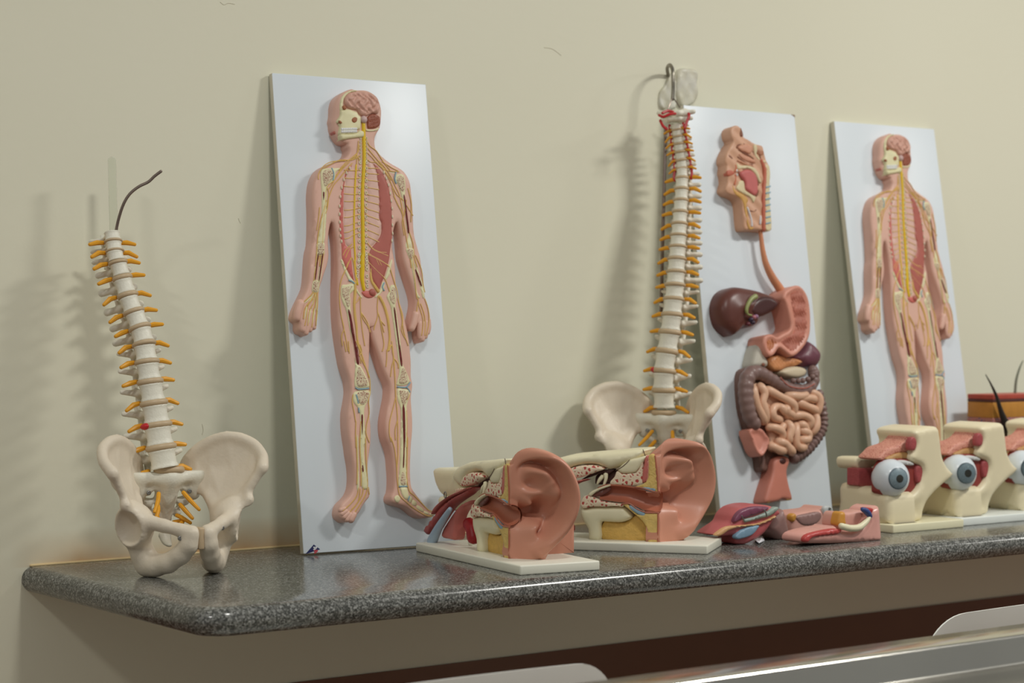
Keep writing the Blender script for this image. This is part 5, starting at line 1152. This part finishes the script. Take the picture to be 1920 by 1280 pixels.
def eye_model():
    o = np.array((EX0, EYF, 0.0)); root = empty('eye_model', None)
    PL = {}
    def fr(yy): return Frame(o+np.array((0, yy, 0)), (1, 0, 0), (0, 0, 1), (0, -1, 0))
    def plate(name, s, yf, thick, m, rnd=0.003, step=0.006, fn=None, parent=root, sm=3):
        P = fr(yf).poly(c3(s)); V, Fc = relief(P, 0.0, rnd, step, -thick, fn, sm)
        return add(name, ([(min(max(u, 0.001), 0.196), yf-h, max(v, 0.0152)) for u, v, h in V], Fc), m, parent, sharp=60)
    add('base_plate', box(0, 0.1905, 0, 0.178, 0, 0.015, 0.002), EBASE[0], root, sharp=30)
    plate('orbit_bone', '404 936 420 945 500 946 560 912 600 862 620 782 606 742 562 722 548 692 566 652 577 602 562 548 600 522 700 511 722 580 736 690 770 760 802 800 735 862 690 905 645 960 622 1020 605 1075 480 1100 408 1100 404 1010', 0.022, 0.095, CRM, 0.010, 0.006,
          lambda U, V, D: -0.012*np.clip((0.06-V)/0.05, 0, 1)*np.clip(D/0.02, 0, 1))
    sf = Frame(o+np.array((0.006, 0, 0)), (0, -1, 0), (0, 0, 1), (-1, 0, 0))
    V, Fc = relief(sf.poly(c3('105 850 210 842 238 872 310 877 352 906 392 932 402 1000 402 1096 392 1098 110 1085 96 960')), 0.0, 0.014, 0.006, -0.07)
    add('orbit_side_bone', ([(0.006-h, -u, max(v, 0.0152)) for u, v, h in V], Fc), CRM, root, sharp=60)
    plate('orbit_lining', '330 870 352 905 420 948 500 950 562 915 604 865 624 785 600 730 480 700 380 720', 0.034, 0.02, mat('orbit_lining_red', (140, 58, 52), 0.45, 0.08, 40), 0.003)
    plate('brow_tissue', '342 702 372 668 402 640 480 612 522 572 540 540 562 556 576 602 570 640 548 664 480 668 420 692 384 714', 0.040, 0.05, PNK, 0.005)
    plate('brow_sinus', '545 575 566 580 574 615 562 652 535 648 530 612', 0.0225, 0.01, MRED, 0.002)
    plate('cheek_bone', '215 702 300 694 342 700 345 730 300 762 222 764', 0.100, 0.05, CRM, 0.006)
    plate('inner_muscle', '218 766 300 760 338 762 346 800 336 876 280 874 224 862 214 810', 0.085, 0.03, MRED, 0.006)
    plate('outer_muscle', '574 750 606 748 614 790 604 842 576 840', 0.028, 0.02, MRED, 0.004)
    plate('fat_pad', '522 760 576 752 578 842 560 868 530 884', 0.044, 0.02, OCH, 0.004)
    plate('lid_tissue', '390 700 470 668 548 668 552 700 480 708 420 716', 0.036, 0.03, OCH, 0.003)
    plate('tendon', '466 716 500 712 552 726 552 744 500 738 470 734', 0.028, 0.008, mat('tendon_white', (206, 206, 204), 0.35, 0.03), 0.002)
    pc = fr(0.034).poly(c3('414 818'))[0]; R = 0.0345
    eb = add('eyeball', ball(R, R, R, (pc[0], 0.034, pc[1]), 32, 22), EYEW, root)
    q = np.array(on_plane(*c3('466 822')[0], o+np.array((0, 0.004, 0)), (0, -1, 0)))-o; d = q-np.array((pc[0], 0.034, pc[1])); d /= np.linalg.norm(d)
    M = Vector(d).to_track_quat('Z', 'Y').to_matrix().to_4x4(); c = Vector((pc[0], 0.034, pc[1]))
    def cap(r0, rr, bulge, n=24):
        prof = []
        for k in range(7):
            r = r0*(1-k/6); prof.append((max(r, 0.0002), math.sqrt(max(rr*rr-r*r, 0))+bulge*(k/6)**0.5))
        return lathe(prof, n)
    def capo(name, VF, m):
        V, Fc = VF; return add(name, ([tuple(M @ Vector(v)+c) for v in V], Fc), m, eb, sharp=70)
    capo('iris_rim', cap(0.0200, R+0.0002, 0.0), mat('iris_rim_slate', (92, 110, 120), 0.35, 0.05)); capo('iris', cap(0.0178, R+0.0007, 0.0), IRIS); capo('pupil', cap(0.0072, R+0.0011, 0.0), PUP)
    return root, (capo, cap, R)
ey1, (capo, cap, ER) = eye_model()
tag(ey1, 'eye socket model without clear lens, leftmost of the eye models on ivory base', 'anatomy model', 'eye models at the right end of the worktop')
ey2 = copy_tree(ey1); ey3 = copy_tree(ey1)
ey1.matrix_world = Matrix.Translation((EX0, EYF, 0)); ey2.matrix_world = Matrix.Translation((EX0+0.199, EYF+0.013, 0)); ey3.matrix_world = Matrix.Translation((EX0+0.398, EYF+0.026, 0))
tag(ey2, 'eye socket model with shiny clear cornea, second of the eye models from the left', 'anatomy model')
tag(ey3, 'eye socket model cut off by the right edge of the picture', 'anatomy model')
for e in (ey2, ey3):
    for ch in e.children:
        if ch.name.startswith('base_plate'):
            ch.data = ch.data.copy(); ch.data.materials[0] = EBASE[1]
        if ch.name.startswith('eyeball'):
            pr = [(0.0200, math.sqrt(ER**2-0.02**2)), (0.0192, math.sqrt(ER**2-0.02**2)+0.004), (0.0165, ER+0.0005), (0.012, ER+0.0045), (0.006, ER+0.0070), (0.0004, ER+0.0078)]
            co = capo('cornea', lathe(pr, 28), CORN); co.parent = ch
# ------------------------------------------------------------------ skin and hair block at the right edge
def skin_block():
    yb = -0.218; p = on_y(1862, 740, yb); q = on_y(1862, 845, yb)
    top = p[2]; root = empty('skin_model', Matrix.Translation((p[0], yb, 0.0)), 'layered skin block with dark hairs, behind the eye models at the right edge', 'anatomy model')
    W, Dp = 0.16, 0.068
    lay = [('horny_layer', 0.0, 0.010, (176, 76, 62)), ('germ_layer', 0.010, 0.016, (84, 46, 40)), ('dermis', 0.016, 0.048, (190, 132, 56)), ('deep_dermis', 0.048, 0.085, (168, 118, 108)), ('fat_tissue', 0.085, top-0.016, (214, 172, 110))]
    for n, a, b, c in lay:
        m = mat('skin_'+n, c, 0.45, 0.1, 40) if n != 'deep_dermis' else speckle_mat('skin_deep_dermis', (178, 116, 104), (112, 96, 120), 130, 0.2)
        V, Fc = box(0, W, 0, Dp, top-b+0.0002, top-a, 0.0012); add(n, (V, Fc), m, root, sharp=30)
    add('base_plate', box(-0.01, W+0.01, -0.010, Dp, 0, 0.0155, 0.002), BASEW, root, sharp=30)
    HAIR = mat('hair_black', (44, 38, 34), 0.4, 0.06); HGR = mat('hair_grey_green', (120, 124, 108), 0.4, 0.06)
    def hp(x, y, yy): r = on_y(x, y, yb+yy); return (r[0]-p[0], yy, r[2])
    P = [hp(1848, 702, -0.012), hp(1858, 720, -0.012), hp(1868, 742, -0.012), hp(1876, 768, -0.011), hp(1882, 785, -0.011), hp(1890, 804, -0.010), hp(1897, 820, -0.008)]
    add('hair_shaft', tube(cr(P, 5), [0.0008, 0.002, 0.0034, 0.005, 0.007, 0.013, 0.008], 10), HAIR, root)
    P = [hp(1903, 742, 0.04), hp(1905, 715, 0.04), hp(1911, 692, 0.04), hp(1918, 676, 0.04)]
    add('hair_shaft', tube(cr(P, 4), [0.003, 0.0028, 0.0022, 0.001], 8), HGR, root)
    return root
skin_block()
# ------------------------------------------------------------------ loose organ pieces lying on the worktop
def lp(s): return PT(s, 1300, 900, 1/4.8)
def loose(name, label, px, py, group='removable organ pieces on the worktop'):
    p = on_z(px, py); r = empty(name, Matrix.Translation((p[0], p[1], 0.0)), label, 'organ piece', group)
    def plate(nm, s, yf, thick, m, rnd=0.006, step=0.005, fn=None, parent=None, sm=3, zb=0.0006):
        P = Frame((p[0], p[1]+yf, 0), (1, 0, 0), (0, 0, 1), (0, -1, 0)).poly(lp(s)); V, Fc = relief(P, 0.0, rnd, step, -thick, fn, sm)
        return add(nm, ([(u, yf-h, max(v, zb)) for u, v, h in V], Fc), m, r if parent is None else parent, sharp=70)
    def rod(nm, s, yf, rad, m, seg=10):
        f_ = Frame((p[0], p[1]+yf, 0), (1, 0, 0), (0, 0, 1), (0, -1, 0))
        return add(nm, tube(cr([(u, yf, max(v, 0.003)) for u, v in f_.poly(lp(s))], 4), rad, seg), m, r)
    return r, plate, rod
PUR = mat('organ_purple', (122, 66, 88), 0.38, 0.1, 40); ROSE = mat('organ_rose', (186, 96, 98), 0.38, 0.07, 30); OPNK = mat('organ_pink', (214, 160, 146), 0.36, 0.05, 20); BLUG = mat('organ_blue_grey', (126, 156, 178), 0.4, 0.05); SAND = mat('organ_sand', (206, 160, 112), 0.42, 0.06, 30); MAUV = mat('organ_mauve', (150, 116, 110), 0.4, 0.05, 20)
r, plate, rod = loose('organ_half', 'red and purple organ piece with pale blue patches, beside the rear ear base', 1430, 1018)
plate('organ_wall', '210 488 280 432 350 382 384 312 450 252 560 222 680 226 760 252 800 300 745 350 700 425 640 495 560 545 480 582 405 572 392 505 280 505', 0.0, 0.05, ROSE, 0.010)
plate('organ_core', '375 380 410 300 480 255 580 236 690 245 640 285 540 320 450 350', -0.004, 0.01, PUR, 0.004)
plate('blue_patch', '388 500 440 450 520 420 600 408 560 470 510 505 430 530 395 528', -0.006, 0.01, BLUG, 0.003)
plate('blue_stripe', '470 352 560 330 660 290 750 240 770 262 700 320 590 350 480 378', -0.005, 0.01, mat('organ_grey_green', (146, 160, 150), 0.4, 0.06), 0.002)
plate('sand_edge', '205 492 270 440 330 415 430 405 580 390 700 345 745 320 735 345 600 402 420 425 330 450 250 500', -0.005, 0.008, SAND, 0.002)
rod('metal_pin', '640 268 655 300 662 330', -0.012, 0.0012, SCREW, 6)
rod('metal_pin', '435 320 450 350 465 380', -0.012, 0.0010, SCREW, 6)
r, plate, rod = loose('organ_lobe', 'smooth mauve-brown organ piece lying between the red piece and the pink piece', 1470, 1014)
plate('lobe_body', '745 345 790 285 832 262 858 330 880 420 892 500 885 535 800 548 745 500 705 442', 0.012, 0.05, MAUV, 0.014)
r, plate, rod = loose('organ_shell', 'shallow pink organ shell with rose hollow behind the pink wedge', 1530, 1004)
plate('shell_body', '872 345 900 305 1010 285 1150 268 1190 240 1250 246 1285 300 1290 360 1270 430 1140 460 1040 480 1000 512 890 502', 0.012, 0.055, OPNK, 0.010)
plate('shell_hollow', '925 330 1030 300 1140 285 1160 330 1120 385 1040 412 970 395', 0.010, 0.01, MAUV, 0.004)
plate('ochre_lump', '885 320 920 300 935 330 915 375 890 365', 0.008, 0.012, mat('organ_ochre', (206, 146, 62), 0.42, 0.08), 0.004)
rod('screw_eye', '1225 250 1235 262 1228 272', 0.008, 0.0018, SCREW, 6)
plate('grey_tab', '1180 240 1250 240 1252 310 1185 318', 0.009, 0.006, mat('tab_grey', (196, 200, 198), 0.4, 0.03), 0.002)
r, plate, rod = loose('organ_wedge', 'glossy pink organ wedge with cream rim and blue vessel at the counter edge', 1590, 1018)
plate('wedge_body', '1002 545 1028 492 1140 455 1275 432 1300 415 1345 448 1440 458 1530 422 1588 352 1610 275 1660 238 1692 246 1706 400 1706 560 1600 582 1440 578 1300 576 1150 574 1040 572', 0.0, 0.055, mat('organ_gloss_pink', (222, 164, 152), 0.25, 0.05, 20), 0.012)
plate('red_flank', '1004 545 1030 495 1140 460 1280 436 1345 452 1300 490 1180 505 1080 520 1040 560', -0.003, 0.01, mat('organ_red_flank', (190, 74, 70), 0.35, 0.07), 0.004)
plate('back_wall', '1275 420 1278 330 1300 290 1340 285 1420 290 1520 270 1590 330 1540 420 1440 460 1345 450', 0.020, 0.03, OPNK, 0.006)
rod('cream_rim', '1330 412 1375 425 1420 432 1490 425 1550 380 1585 335', -0.003, [0.0055, 0.0062, 0.006, 0.006, 0.005, 0.003], TBON, 10)
plate('ochre_lump', '1310 400 1320 330 1335 290 1375 290 1380 350 1385 395 1350 415', 0.008, 0.02, mat('organ_ochre', (206, 146, 62), 0.42, 0.08), 0.006)
rod('blue_vessel', '1522 262 1550 275 1575 300 1592 325', -0.002, [0.004, 0.0055, 0.0055, 0.004], mat('vessel_navy', (54, 72, 128), 0.35, 0.05), 10)
plate('red_vessel', '1548 250 1600 248 1628 262 1612 300 1592 318 1570 285', 0.002, 0.012, mat('vessel_red', (176, 44, 44), 0.35, 0.05), 0.004)
# scraps of white paper by the pieces
SCRAP = mat('paper_white', (234, 236, 240), 0.6, 0.02)
for k, (s, lb) in enumerate((('280 520 380 532 388 570 285 560', 'small white paper scrap next to the rear ear base'), ('552 545 620 528 640 548 590 592', 'small white paper scrap under the red organ piece'), ('112 470 205 466 210 490 118 494', 'thin white paper scrap behind the rear ear base'))):
    P = [on_z(x, y) for x, y in lp(s)]; c = np.mean(P, 0)
    V = [(q[0]-c[0], q[1]-c[1], 0.0006+0.004*(i % 2)) for i, q in enumerate(P)]; V += [(x, y, z+0.0012) for x, y, z in V]
    o = add('paper_scrap', (V, [(3, 2, 1, 0), (4, 5, 6, 7), (0, 1, 5, 4), (1, 2, 6, 5), (2, 3, 7, 6), (3, 0, 4, 7)]), SCRAP, None, smooth=False); o.location = tuple(c); tag(o, lb, 'paper scrap', 'paper scraps on the worktop')
